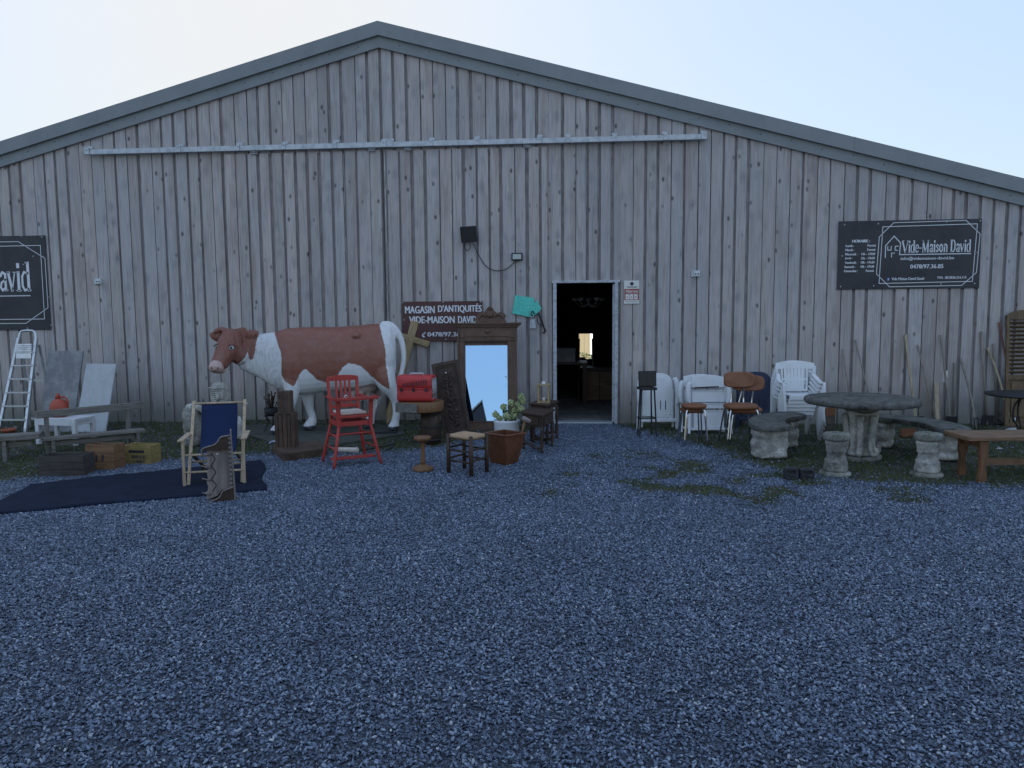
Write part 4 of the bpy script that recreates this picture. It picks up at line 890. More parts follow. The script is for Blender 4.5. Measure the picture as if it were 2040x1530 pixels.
cb_.ball((106, -4, 92), (33, 22, 19)); 
for x, y in ((88, -14), (104, -18), (118, -12), (96, 6)): cb_.tube([(x, y, 80), (x, y, 70), (x, y, 63)], [6, 4.5, 3.5], 8)
raw = cb_.build('cowraw', m_white, None)
rm = raw.modifiers.new('r', 'REMESH'); rm.mode = 'VOXEL'; rm.voxel_size = .0105
smd = raw.modifiers.new('s', 'SMOOTH'); smd.factor = .5; smd.iterations = 7
bpy.context.view_layer.update()
cme = bpy.data.meshes.new_from_object(raw.evaluated_get(bpy.context.evaluated_depsgraph_get())); bpy.data.objects.remove(raw)
cme.name = 'body'; nv = len(cme.vertices); co = np.empty(nv*3, np.float32); cme.vertices.foreach_get('co', co); co = co.reshape(-1, 3)/kc
BR = [(555, 640), (555, 659), (557, 666), (563, 684), (571, 706), (571, 730), (570, 750), (576, 760), (593, 771), (600, 760), (608, 744), (612, 738), (620, 737), (626, 744), (640, 759), (657, 765), (668, 763), (677, 755), (690, 735), (702, 726), (715, 728), (728, 733), (745, 752), (765, 770), (783, 781), (780, 755), (776, 728), (776, 699), (770, 675), (767, 659), (762, 640)]
HD = [(425, 640), (540, 640), (528, 663), (523, 680), (520, 700), (516, 716), (509, 716), (507, 700), (503, 712), (495, 720), (480, 728), (469, 732), (466, 728), (425, 728)]
MZ = [(425, 742), (480, 742), (469, 732), (467, 722), (462, 716), (452, 714), (443, 718), (425, 718)]
UD = [(686, 800), (690, 768), (700, 758), (720, 752), (740, 760), (757, 778), (766, 800)]
cols = np.ones((nv, 4), np.float32); X_ = co[:, 0]+620; Y_ = 868-co[:, 2]
jx = fbm(co[:, 0]*.12+50, co[:, 2]*.12+50, 3)*3
white, brown, pink, dark, udc = (.74, .75, .76), (.26, .10, .068), (.62, .44, .40), (.035, .04, .055), (.45, .34, .31)
m0 = in_poly(X_+jx, Y_+jx, BR) & (co[:, 2] > 60); hd = in_poly(X_+jx*.5, Y_, HD) & (co[:, 0] < -85); mz = in_poly(X_, Y_, MZ) & (co[:, 1] < -45); ud = in_poly(X_, Y_, UD) & (abs(co[:, 1]) < 30)
cols[:, :3] = white; cols[ud, :3] = udc; cols[m0, :3] = brown; cols[hd, :3] = brown; cols[mz, :3] = pink; cols[co[:, 2] < 9, :3] = dark
tl = (co[:, 0] > 174) & (co[:, 2] < 112) & (co[:, 2] > 90) & (co[:, 1] > -16); cols[tl, :3] = brown
at_ = cme.attributes.new('coat', 'FLOAT_COLOR', 'POINT'); at_.data.foreach_set('color', cols.reshape(-1))
for pl in cme.polygons: pl.use_smooth = True
b = NB('painted_cow'); aa = b.n('ShaderNodeAttribute', attribute_name='coat'); n = b.noise(b.mp(), 14, 6, .65); wv = b.noise(b.mp((14, 6, 3)), 1.4, 4, .6)
cc = b.mix(aa.outputs['Color'], b.mix(aa.outputs['Color'], (.30, .30, .29), .35), b.ramp(n, [(.48, 0.0), (.75, .8)]))
sepz = b.n('ShaderNodeSeparateXYZ'); b.l(b.tc.outputs['Object'], sepz.inputs[0]); fold = b.math('MULTIPLY', b.ramp(b.math('MULTIPLY', sepz.outputs[0], -1), [(.28, 0.0), (.40, 1.0)]), wv)
p1_ = b.bump(fold, 1.0, .06); b.bump(n, .25, .008, p1_); m_cow = b.fin(cc, b.ramp(n, [(.3, .32), (.7, .5)]), 0, .45)
cme.materials.clear(); cme.materials.append(m_cow); body = bpy.data.objects.new('body', cme); SC.collection.objects.link(body); body.parent = cow
from mathutils.bvhtree import BVHTree
bv_ = BVHTree.FromPolygons([v_.co for v_ in cme.vertices], [tuple(q.vertices) for q in cme.polygons])
for x, z, r_ in ((-166, 179, 3.8), (-137.5, 177, 5.0)):
    h_ = bv_.ray_cast(Vector((x*kc, -2, z*kc)), Vector((0, 1, 0)))[0]; h_ = h_ if h_ else Vector((x*kc, -50*kc, z*kc))
    mb = MB(kc); mb.ball((0, 0, 0), (r_, 3.0, r_*.8)); e_ = mb.build('eye', m_whitep, body, loc=h_)
    mb = MB(kc); mb.ball((-.3, -2.3, 0), (r_*.5, 1.2, r_*.5)); ir = mb.build('iris', plain('eye_dark', (.015, .02, .035), .3) if 'eye_dark' not in MATS else MATS['eye_dark'], e_)
    mb = MB(kc); mb.tube([(-r_*1.4, .2, 0), (-r_*.8, -1.5, r_*.8), (0, -2.2, r_*1.05), (r_*.8, -1.5, r_*.8), (r_*1.4, .2, -.3)], 1.1, 7, sub=3); mb.build('eyelid', plain('cow_brown_lid', (.10, .032, .022), .5) if 'cow_brown_lid' not in MATS else MATS['cow_brown_lid'], e_)
for x, z in ((-172, 139), (-161, 139)):
    h_ = bv_.ray_cast(Vector((x*kc, -2, z*kc)), Vector((0, 1, 0)))[0]
    if h_: mb = MB(kc); mb.ball((0, 0, 0), (1.5, 1.0, 1.9), 8, 6, (0, 20, 0)); mb.build('nostril', plain('nostril_dark', (.16, .07, .07), .5) if 'nostril_dark' not in MATS else MATS['nostril_dark'], body, loc=h_)

# ================================================================== CENTRE
# old timber press in front of the cow
gp = [G(*a) for a in ((543, 902), (566, 921), (652, 909), (636, 893))]; c_ = G(572, 906); k = T(572, 906)[1]
tpz = thing('timber_press', 'old dark timber press post on a thick base in front of the cow', 'press', c_, A)
Mi = Matrix.Rotation(-A, 3, 'Z'); loc2 = [(Mi @ (q-c_)) for q in gp]
mb = MB(); mb.prism([(q.x, q.y) for q in loc2], .0, .10, 'xy'); mb.build('base', m_oldpost, tpz, .012)
mb = MB(k)
for i, (xa, xb, yy_) in enumerate(((-20, -12.5, 0), (-12.5, -4, -2.5), (-4, 5, -1), (5, 12, -3), (12, 20, 0))): mb.box(((xa+xb)/2, 2+yy_/2, 50-(i % 2)*1.5), (xb-xa-.8, 26+yy_, 66))
mb.build('column', m_oldpost, tpz, .004)
mb = MB(k); mb.box((0, 3, 105), (26, 20, 46)); mb.box((0, 3, 84), (34, 24, 3)); mb.build('upper_post', m_oldpost, tpz, .005)
p, k = T(548, 884); o_ = MB(k).prism([(-13, 0), (3, 0), (5, 4), (2, 7), (-9, 5)], -6, 6).build('blue_scoop', paint('blue_white_plastic', (.42, .47, .62), .4, .3), None, .01, p, (0, 0, A)); tag(o_, 'pale blue plastic piece beside the foot of the timber press', 'scoop')
p, k = T(690, 902); mb = MB(k); mb.cyl((-24, 6, 5), (24, -4, 5), 5.4, 6.2, 16); o_ = mb.build('paper_roll', m_cushion, None, 0, p, (0, 0, A)); tag(o_, 'pale rolled cylinder lying under the red high chair', 'roll')
p, k = T(755, 900); mb = MB(k); mb.tube([(-38, 4, 3), (0, 6, 9), (24, 8, 14), (32, 8, 19)], [2, 2, 2.4, 1.2], 8, sub=3); mb.tube([(32, 8, 19), (26, 6, 8), (12, 2, 2)], [1.2, 2, 1.2], 8, sub=3); o_ = mb.build('iron_hook', m_black, None, 0, p, (0, 0, A)); tag(o_, 'dark curved iron hook lying right of the red high chair', 'hook')
p = G(745, 868); mb = MB(); a = G(660, 872)-p; c = G(792, 868)-p; mb.bar(a+V(0, 0, .05), c+V(0, 0, .045), .03, .02); o_ = mb.build('iron_bar', m_black, None, 0, p); tag(o_, 'long dark bar lying across the platform behind the high chair', 'bar')
p, k = T(543, 862); pl_ = thing('iron_plant_stand', 'dark iron stand with dried plant in the shadow behind the timber press', 'plant stand', p, A)
for x, y in ((-14, -8), (14, -8), (0, 10)): mb = MB(k); mb.tube([(x*1.2, y, 0), (x*.5, y*.5, 20), (x*.9, y*.8, 36)], 1.3, 7, sub=3); mb.build('leg', m_black, pl_)
mb = MB(k); mb.lathe([(0, 34), (11, 34), (14, 40), (15, 50), (13, 50), (10, 38), (0, 37)], n=16); mb.build('basket', m_black, pl_)
mb = MB(k); r3 = random.Random(9)
for i in range(40):
    an = r3.uniform(0, 6.28); rr_ = r3.uniform(4, 15); z = r3.uniform(58, 82); mb.tube([(0, 0, 42), (math.cos(an)*rr_*.5, math.sin(an)*rr_*.4, z*.8), (math.cos(an)*rr_, math.sin(an)*rr_*.6, z)], [.6, .5, .3], 5); mb.ball((math.cos(an)*rr_, math.sin(an)*rr_*.6, z), (1.8, 1.2, 1.4), 6, 4)
mb.build('dried_plant', m_brown, pl_)
# wooden cross
p0 = W(771, 853, 11.02); p0.z = .0; p1 = W(829, 633, D-.1); cr = thing('wooden_cross', 'large pale wooden cross with pointed foot leaning behind the cow', 'cross', p0)
dv = (p1-p0); dn = dv.normalized(); wd = .115; mb = MB(); mb.bar(dn*.18, dv, wd, .035); sd = dn.cross(Vector((0, 1, 0))).normalized()*wd/2; yb = Vector((0, .0175, 0))
mb.add([Vector((0, 0, 0))-yb, Vector((0, 0, 0))+yb, dn*.18-sd-yb, dn*.18-sd+yb, dn*.18+sd-yb, dn*.18+sd+yb], [(0, 2, 4), (1, 5, 3), (0, 1, 3, 2), (0, 4, 5, 1), (2, 3, 5, 4)]); mb.build('upright', m_pine, cr, .002)
a = W(757, 656, 11.16)-p0; c = W(855, 686, 11.17)-p0; mb = MB(); mb.bar(a, c, .085, .035); mb.build('crossbeam', m_pinex, cr, .002)
mb = MB(); q = (W(804, 675, 11.13)-p0); mb.ball(q, (.015, .008, .015), 8, 6); mb.build('bolt', m_galv, cr)

# wardrobe mirror
p, k = T(972, 858); wa = thing('wardrobe_mirror', 'tall carved wooden wardrobe front with crest and foxed mirror leaning on the barn', 'wardrobe door', p, A)
wa.rotation_euler = (R(-9), 0, A)
mb = MB(k); mb.box((-52.5, 0, 90), (15, 6, 178)); mb.build('stile', m_carved, wa, .003); mb = MB(k); mb.box((50, 0, 90), (19, 6, 178)); mb.build('stile', m_carved, wa, .003)
mb = MB(k); mb.box((-2.2, 0, 10), (85, 6, 18)); mb.box((0, -3.5, 3), (120, 4, 6)); mb.build('lower_rail', m_carved, wa, .003)
mb = MB(k); mb.box((0, 0, 182), (119, 6, 8)); mb.box((0, -3, 181), (119, 3, 3)); mb.build('top_rail', m_carved, wa, .003)
mb = MB(k); mb.box((0, .5, 98), (86, 1, 160)); mb.build('back_panel', m_brown, wa)
mb = MB(k); mb.box((-2.5, -1.2, 95.5), (86, 1.2, 152)); mb.build('mirror', m_mirror, wa)
mb = MB(k)
for s in (-1, 1): mb.box((-2+s*43, -3.2, 95), (2.2, 2.5, 154)); mb.box((-2, -3.0, 95+s*77), (83.5, 2.5, 2.6))
mb.build('moulding', m_carved, wa, .003)
mb = MB(k); mb.box((0, 0, 195), (119, 7, 24)); mb.box((0, -4, 195), (92, 2, 14)); mb.box((-50, -4, 195), (10, 3, 18)); mb.box((50, -4, 195), (10, 3, 18)); mb.ball((0, -5, 199), (6, 2.5, 5)); mb.build('frieze', m_carved, wa, .003)
mb = MB(k); mb.box((0, -1, 208), (124, 11, 3)); mb.box((0, -2, 211), (130, 14, 3)); mb.box((0, -3, 213.8), (136, 17, 2.6)); mb.build('cornice', m_carved, wa, .003)
mb = MB(k); cp = [(-29, 215), (-29, 226), (-25, 229), (-27, 233), (-22, 238), (-14, 236), (-9, 240), (-6, 246), (0, 250), (6, 246), (9, 240), (14, 236), (24, 238), (30, 234), (33, 229), (30, 226), (33, 215)]
mb.prism(cp, -3, 3); mb.ball((0, -3.5, 233), (7.5, 4, 8)); mb.tube([(-8, -4, 228), (-14, -4.5, 232), (-19, -4, 230), (-22, -4, 225)], 2, 8, sub=3); mb.tube([(8, -4, 228), (15, -4.5, 232), (22, -4, 230), (26, -4, 225)], 2, 8, sub=3); mb.ball((0, -3, 245), (3.5, 3, 4)); mb.build('crest', m_carved, wa, .002, loc=(5.5*k, 0, 0))
mb = MB(k); mb.box((-56, .5, 100), (2, 8, 190)); mb.build('side_edge', m_brown, wa)

# carved panel
p, k = T(914, 874); cp_ = thing('carved_panel', 'dark carved oak panel with scrollwork tilted against the wardrobe', 'panel', p, A)
cp_.rotation_euler = (R(-9), R(-10.5), A)
mb = MB(k); mb.box((0, 1.5, 78), (50, 3, 154)); mb.build('board', m_brown, cp_)
mb = MB(k)
for s in (-1, 1): mb.box((s*24, 0, 78), (6.5, 5, 156)); mb.box((s*19, -.8, 84), (1.6, 4, 132))
mb.box((0, 0, 153), (42, 5, 7)); mb.box((0, 0, 8), (42, 5, 16)); mb.box((0, -.5, 146), (38, 4, 1.6)); mb.build('frame', m_brown, cp_, .002)
mb = MB(k)
def spiral(cx0, cz0, r0, tn, hand, r_=1.6, st0=0):
    return [(cx0+hand*math.cos(st0+t*.5)*r0*(1-t/(tn*1.15)), -1.8, cz0+math.sin(st0+t*.5)*r0*(1-t/(tn*1.15))) for t in range(tn)]
for (cx0, cz0, r0, h, s0) in ((-6, 74, 9, 1, 0), (6, 74, 9, -1, 0), (-7, 112, 8, 1, 2), (7, 118, 8, -1, 2), (0, 96, 7, 1, 4), (-6, 52, 8, -1, 1), (6, 48, 8, 1, 1), (0, 132, 8, 1, 3), (-8, 88, 5, -1, 2), (8, 88, 5, 1, 2), (0, 32, 7, 1, 0)): mb.tube(spiral(cx0, cz0, r0, 20, h, st0=s0), [1.9-.05*i for i in range(20)], 7)
for i in range(9): mb.ball(((-1)**i*5, -1.8, 30+i*13), (3.6, 1.8, 5), 8, 6, (0, 35*(-1)**i, 0))
mb.tube([(0, -1.6, 24), (4, -2, 60), (-4, -2, 95), (2, -2, 140)], 1.5, 7, sub=5); mb.build('carving', m_brownx, cp_)
mb = MB(k); mb.ball((-1, -4, 134), (1.6, 1, 1.4), 8, 6); mb.build('sticker', m_wht, cp_)

# round plank table and cat carrier
p, k = T(842, 884); rt = thing('round_plank_table', 'round thick plank table top on a dark barrel base under the red carrier', 'table', p, A)
mb = MB(k); mb.lathe([(0, 0), (19, 0), (21, 20), (20.5, 42), (18, 66), (0, 66)], (16, 0, 0), 24); mb.build('base', m_brown, rt)
mb = MB(k)
for z in (8, 34, 60): mb.lathe([(20.2, z), (21.6, z+.3), (21.6, z+3.2), (20.2, z+3.5)], (16, 0, 0), 24)
mb.build('hoop', m_black, rt)
mb = MB(k); mb.lathe([(0, 66), (42, 66), (45, 68), (45.5, 84), (44, 86), (0, 86)], (-2, 0, 0), 32); mb.build('tabletop', m_turned, rt, .003)
mb = MB(k); mb.box((-24, -42, 77), (42, 3, 18), (0, 0, -22)); mb.box((-46, -20, 77), (3, 30, 17)); mb.build('edge_board', m_silver, rt, .003)
cc_ = thing('cat_carrier', 'red plastic pet carrier with slotted vents on the round plank table', 'pet carrier', p+Vector((-9*k, 0, 86.6*k)), A-.12)
def rbox(mb, x0, x1, d0, z0, z1, d1=None, rr_=6, n=6):   # rounded-section box along x
    rings = []
    for t, s in ((0, .90), (.06, .98), (.14, 1), (.86, 1), (.94, .98), (1, .90)):
        x = x0+(x1-x0)*t; r_ = []
        for cx2, cz2, a0 in ((1, 1, 0), (-1, 1, 90), (-1, -1, 180), (1, -1, 270)):
            for j in range(n): an = R(a0+90*j/(n-1)); r_.append(Vector((x, cx2*(d0-rr_)*s+math.cos(an)*rr_, (z0+z1)/2+cz2*((z1-z0)/2-rr_)*s+math.sin(an)*rr_)))
        rings.append(r_)
    return mb.loft(rings)
mb = MB(k); rbox(mb, -35, 34, 24, 0, 27.5, rr_=8); mb.build('lower_shell', m_redpl, cc_)
mb = MB(k); rbox(mb, -35, 34, 24, 24.5, 51, rr_=9); mb.build('upper_shell', m_redpl, cc_)
mb = MB(k); mb.box((-.5, 0, 25.5), (68, 50, 2.6)); mb.build('rim', m_redpl, cc_, .003)
for i in range(11): mb = MB(k); mb.box((-22+i*4.6, -24.2, 33+i*.5), (1.7, 1.2, 6+i*.55)); mb.build('vent_slot', m_soil, cc_)
for x in (-25, -1, 24): mb = MB(k); mb.box((x, -26, 24), (4.5, 3, 7)); mb.build('latch', m_black, cc_, .002)
mb = MB(k); mb.tube([(-14, 0, 50), (-12, 0, 54), (12, 0, 54), (14, 0, 50)], 1.6, 8); mb.build('handle', m_slabl, cc_)
mb = MB(k)
for i in range(6): mb.cyl((35.5, -16+i*6.4, 6), (34.5, -16+i*6.4, 44), .9, n=6)
for z in (6, 18, 31, 44): mb.cyl((35.2, -17, z), (35.2, 17, z), .9, n=6)
mb.build('wire_door', m_galv, cc_)

# rush stool
fa, fb, fc = G(894, 943), G(939, 951), G(970, 942); fd = fa+fc-fb; c_ = (fa+fc)/2; rs2 = thing('rush_stool', 'dark turned wooden stool with woven rush seat in front of the carved panel', 'stool', c_); hz = .405
F4 = [q-c_ for q in (fa, fb, fc, fd)]
for q in F4: mb = MB(); mb.cyl(q, q+V(0, 0, hz), .021, .022, 12); mb.ball(q+V(0, 0, hz), (.022, .022, .012), 10, 5); mb.build('leg', m_brown, rs2)
for i in range(4):
    a, c = F4[i], F4[(i+1) % 4]
    for z in (.14, .25) if i % 2 == 0 else (.16, .27): mb = MB(); mb.cyl(a+V(0, 0, z), c+V(0, 0, z), .011, n=8); mb.build('stretcher', m_brown, rs2)
mb = MB()
def rush(u_, v_):
    a = F4[0].lerp(F4[1], u_); c = F4[3].lerp(F4[2], u_); q = a.lerp(c, v_); r_ = max(abs(u_-.5), abs(v_-.5))*2; return q+V(0, 0, hz-.005+.012*(r_-.5)-(.0 if r_ < .99 else .01)+.0022*math.cos(r_*46))
mb.surf(rush, 44, 44, (0, 0, -.028)); mb.build('rush_seat', m_rush, rs2)
# small turned stool / plant pedestal
p, k = T(843, 938); pd = thing('turned_pedestal', 'small round brown turned wooden pedestal standing on gravel left of the rush stool', 'pedestal', p, A)
mb = MB(k); mb.lathe([(0, 0), (19, 0), (21, 2), (21, 6), (18, 9), (8, 12), (6, 14)], n=28); mb.build('base', m_turned, pd)
mb = MB(k); mb.lathe([(5, 12), (4.6, 20), (3.8, 40), (4.4, 54), (6, 60)], n=20); mb.build('stem', m_turned, pd)
mb = MB(k); mb.lathe([(0, 58), (9, 58), (12, 61), (17, 63), (17.5, 68), (16, 69.5), (0, 69.5)], n=28); mb.build('top', m_turned, pd)
# planter
bl, bf, br = G(977, 923), G(1009, 929), G(1032, 922); bb = bl+br-bf; tz = .345; tl_, tf, tr = G(965, 863, tz), G(1007, 869, tz), G(1047, 863, tz); tb_ = tl_+tr-tf
c_ = (bl+br)/2; pn_ = thing('wooden_planter', 'square tapered orange brown wooden planter right of the rush stool', 'planter', c_)
B4 = [q-c_ for q in (bl, bf, br, bb)]; T4 = [q-c_ for q in (tl_, tf, tr, tb_)]; cb4 = sum(B4, Vector())/4; ct4 = sum(T4, Vector())/4
for i in range(4):
    j = (i+1) % 4; o4 = [B4[i], B4[j], T4[j], T4[i]]; cen = (ct4+cb4)/2; n4 = (o4[1]-o4[0]).cross(o4[3]-o4[0]).normalized()*.014
    if n4.dot(cen-o4[0]) < 0: n4 = -n4
    up = V(0, 0, .012) ; oo = [o4[0]+up, o4[1]+up, o4[2], o4[3]]; mb = MB(); mb.add(oo+[q+n4 for q in oo], [(0, 1, 2, 3), (7, 6, 5, 4), (0, 4, 5, 1), (1, 5, 6, 2), (2, 6, 7, 3), (3, 7, 4, 0)]); mb.build('side', m_planter, pn_, .002)
mb = MB()
for i in range(4): mb.bar(T4[i]+V(0, 0, .003), T4[(i+1) % 4]+V(0, 0, .003), .03, .014, (0, 0, 1))
mb.build('rim', m_planter, pn_, .002)
for q in B4: mb = MB(); mb.ball(q.lerp(cb4, .1)+V(0, 0, .008), (.018, .018, .012), 10, 6); mb.build('foot', m_brown, pn_)
mb = MB(); S4 = [q.lerp(ct4, .22)+V(0, 0, -.07) for q in T4]; mb.add(S4+[q.lerp(cb4, .3)+V(0, 0, .03) for q in B4], [(0, 1, 2, 3), (7, 6, 5, 4), (0, 4, 5, 1), (1, 5, 6, 2), (2, 6, 7, 3), (3, 7, 4, 0)]); mb.build('liner', m_soil, pn_)
# mallet standing in the planter
hp = G(1037, 864, tz); hp2 = W(1046, 838, hp.y+.02); ml = thing('mallet', 'small brown wooden mallet standing head up in the square planter', 'mallet', hp-V(0, 0, .05))
mb = MB(); mb.tube([V(0, 0, 0), hp2-ml.location], [.010, .014], 8); mb.build('handle', m_turned, ml)
a = W(1040, 832, hp.y+.02)-ml.location; c = W(1057, 841, hp.y+.02)-ml.location; mb = MB(); mb.tube([a, a.lerp(c, .2), a.lerp(c, .8), c], [.020, .027, .027, .020], 12); mb.build('head', m_shelf, ml)
# white pot with pale green flowers
p, k = T(1010, 886); po = thing('white_flower_pot', 'white pot filled with pale green rosettes behind the square planter', 'flower pot', p, A)
mb = MB(k); mb.lathe([(0, 0), (20, 0), (24, 10), (25.5, 44), (26.5, 46), (26.5, 50), (24, 50), (23, 42), (0, 40)], n=28, sy=.8); mb.build('pot', m_white, po)
mb = MB(k); mb.lathe([(0, 41), (23, 43)], n=20, sy=.8); mb.build('soil', m_soil, po)
r4 = random.Random(5)
for (x, y, r_) in ((840, 985, 34), (905, 930, 34), (960, 888, 30), (925, 1000, 38), (990, 962, 40), (1035, 940, 32), (1042, 843, 30), (1052, 880, 32), (870, 1015, 28), (965, 1010, 30), (990, 1000, 26), (1010, 900, 20)):
    X0, Z0, r0 = 780+x/4.026-1010, 886-(580+y/4.026), r_/4.026; yc = r4.uniform(-12, 4)
    mb = MB(k)
    for q in range(34):
        th = r4.uniform(0, 6.283); ph = math.acos(1-1.6*(q/34)); d_ = Vector((math.sin(ph)*math.cos(th), math.cos(ph)*-.75-.1, math.sin(ph)*math.sin(th)+.25)).normalized()
        n_ = d_.cross(Vector((r4.uniform(-1, 1), r4.uniform(-1, 1), r4.uniform(-1, 1)))).normalized()*r0*.34; b0 = d_*r0*.35; t0 = d_*r0*r4.uniform(.9, 1.1); m0_ = (b0+t0)/2+d_*.0
        cc2 = Vector((X0, yc, Z0)); s_ = n_.cross(d_)*.25; mb.add([cc2+b0, cc2+m0_+n_+s_, cc2+t0, cc2+m0_-n_+s_, cc2+m0_+s_*2.5], [(0, 1, 4), (1, 2, 4), (2, 3, 4), (3, 0, 4)])
    mb.ball((X0, yc, Z0), r0*.5, 8, 6); fh = mb.build('flower_head', m_leaf, po, fix=False)
    mb = MB(k); mb.tube([(X0*.5, yc*.5, 42), (X0*.9, yc, Z0-r0*.4)], [1.3, 1], 6); mb.build('stem', m_stem, fh)
# two small side tables and the lantern
def side_table(lab, cor, tz, h_body, mat):
    q4 = [G(x, y, tz) for x, y in cor]; c = sum(q4, Vector())/4; c.z = 0; t = thing('side_table', lab, 'table', c, 0, 'dark side tables left of the doorway')
    P4 = [q-c for q in q4]; cen = sum(P4, Vector())/4; mb = MB(); mb.prism([(q.x, q.y) for q in P4], tz-.022, tz, 'xy'); mb.build('tabletop', mat, t, .004)
    I4 = [q.lerp(cen, .12) for q in P4]; mb = MB(); mb.prism([(q.x, q.y) for q in I4], tz-h_body, tz-.0225, 'xy'); fr = mb.build('drawer_case', mat, t, .003)
    for i in (0, 1):
        a, c2 = I4[i], I4[i+1]; mb = MB(); d_ = (c2-a); nrm = V(d_.y, -d_.x, 0).normalized()
        if nrm.dot(a-cen) < 0: nrm = -nrm
        A0 = a.lerp(c2, .15)+nrm*.006; B0 = a.lerp(c2, .85)+nrm*.006; zc = tz-.022-(h_body-.022)/2; A0.z = B0.z = zc; mb.bar(A0, B0, (h_body-.022)*.7, .012, nrm); mb.ball((A0+B0)/2+nrm*.012, .010, 8, 6); mb.build('drawer_front', m_brownx, fr)
    for q in I4:
        q = q.lerp(Vector((0, 0, q.z)), .06); z1 = tz-h_body; mb = MB(); mb.lathe([(.012, 0), (.022, .015), (.014, .04), (.024, z1*.35), (.014, z1*.5), (.026, z1*.7), (.016, z1*.85), (.024, z1)], (q.x, q.y, 0), 10); mb.build('leg', mat, t)
    for i in (0, 2):
        a, c2 = I4[i].copy(), I4[i+1].copy(); a.z = c2.z = .07; mb = MB(); mb.tube([a.lerp(c2, j/6)+V(0, 0, .02*math.sin(j*3.14/3)) for j in range(7)], [.012+.006*(j % 2) for j in range(7)], 8); mb.build('stretcher', mat, t)
    return t
side_table('low dark wooden table with turned legs, nearest the white flower pot', [(1036, 820), (1081, 827), (1106, 815), (1061, 809)], .46, .15, m_brown)
side_table('dark wooden table touching the doorway jamb, carrying the pale lantern', [(1053, 803), (1091, 807), (1114, 798), (1080, 794)], .50, .07, m_brown)
lp_ = G(1083, 802, .50); ln = thing('wooden_lantern', 'small pale wooden lantern standing on the dark table beside the doorway', 'lantern', lp_, A-.1); k = T(1083, 860)[1]
for x in (-9, 9):
    for y in (-8, 8): mb = MB(k); mb.box((x, y, 17), (3.4, 3, 30)); mb.build('post', m_pine, ln)
mb = MB(k); mb.box((0, 0, 1.3), (23, 20, 2.6)); mb.build('base', m_pinex, ln, .002)
mb = MB(k); mb.box((0, 0, 33), (24, 21, 2.6)); mb.build('top', m_pinex, ln, .002)
mb = MB(k); mb.box((0, 0, 36.5), (6, 3, 4.5)); mb.build('handle', m_white, ln, .002)
mb = MB(k); mb.cyl((0, 0, 2.7), (0, 0, 9), 3, n=12); mb.build('candle', m_cushion, ln)

# ------------------------------------------------------------------ red high chair
ff = [G(667, 938), G(755, 928), G(727, 907), G(646, 922)]; c_ = sum(ff, Vector())/4; d_ = ff[1]-ff[0]; rz = math.atan2(d_.y, d_.x)
hc = thing('high_chair', 'red painted wooden high chair with tray and pale seat cushion', 'high chair', c_, rz)
Mi = Matrix.Rotation(-rz, 3, 'Z'); L4 = [Mi @ (q-c_) for q in ff]; L4 = [V(-.265, -.235, 0), V(.265, -.235, 0), V(.25, .235, 0), V(-.25, .235, 0)]
U4 = [V(-.165, -.16, .50), V(.165, -.16, .50), V(.15, .15, .50), V(-.15, .15, .50)]
for a, c in zip(L4, U4): mb = MB(); mb.tube([a, a.lerp(c, .12), a.lerp(c, .5), c], [.013, .017, .019, .017], 10); mb.build('leg', m_red, hc)
def at4(z, i): return L4[i].lerp(U4[i], z/.5)
for i, z in ((1, .20), (3, .20), (1, .33), (3, .33), (0, .36), (2, .30)):
    mb = MB(); mb.cyl(at4(z, i), at4(z, (i+1) % 4), .010, n=8); mb.build('stretcher', m_red, hc)
mb = MB(); q = [at4(.085, i) for i in range(4)]; mb.bar((q[0]+q[3])/2+V(0, -.08, 0), (q[1]+q[2])/2+V(0, -.08, 0), .11, .018, (0, 0, 1)); mb.build('footrest', m_red, hc, .003)
mb = MB(); mb.box((0, -.005, .465), (.36, .33, .05)); mb.build('lower_frame', m_red, hc, .004)
mb = MB(); mb.box((0, -.02, .545), (.35, .36, .028)); mb.build('seat', m_red, hc, .006)
mb = MB(); mb.box((0, -.01, .575), (.29, .29, .028)); mb.build('cushion', m_cushion, hc, .012)
for s in (-1, 1): mb = MB(); mb.bar((s*.155, .15, .48), (s*.165, .22, .93), .032, .026); mb.build('back_post', m_red, hc, .004)
mb = MB(); mb.prism([(-.18, .90), (.18, .90), (.178, .945), (.10, .958), (0, .963), (-.10, .958), (-.178, .945)], .205, .228); mb.build('crest_rail', m_red, hc, .004)
mb = MB(); mb.box((0, .178, .62), (.30, .02, .035)); mb.build('back_rail', m_red, hc, .003)
for x in (-.075, -.025, .025, .075): mb = MB(); mb.bar((x, .18, .62), (x, .214, .91), .026, .010); mb.build('back_slat', m_red, hc, .002)
for s in (-1, 1):
    mb = MB(); mb.bar((s*.19, .19, .735), (s*.19, -.20, .715), .035, .022, (0, 0, 1)); mb.build('armrest', m_red, hc, .004)
    mb = MB(); mb.bar((s*.175, -.17, .44), (s*.185, -.18, .715), .045, .026); mb.build('arm_post', m_red, hc, .004)
mb = MB(); mb.box((0, -.215, .738), (.45, .19, .016)); tr_ = mb.build('tray', m_red, hc, .004)
mb = MB(); mb.bar((-.225, -.31, .750), (.225, -.31, .750), .012, .018, (0, 0, 1)); mb.bar((-.225, -.31, .750), (-.225, -.125, .750), .012, .018, (0, 0, 1)); mb.bar((.225, -.31, .750), (.225, -.125, .750), .012, .018, (0, 0, 1)); mb.build('tray_rim', m_red, tr_)
mb = MB(); mb.tube([(-.14, -.25, .75), (-.13, -.26, .775), (-.115, -.25, .785), (-.10, -.25, .77), (-.11, -.24, .75)], .005, 7, sub=4); mb.build('toy_ring', m_chrome, hc)
mb = MB(); mb.tube([(.20, -.20, .73), (.23, -.20, .70), (.235, -.20, .64), (.22, -.2, .62)], .006, 7, sub=3); mb.build('strap', m_cushion, hc)
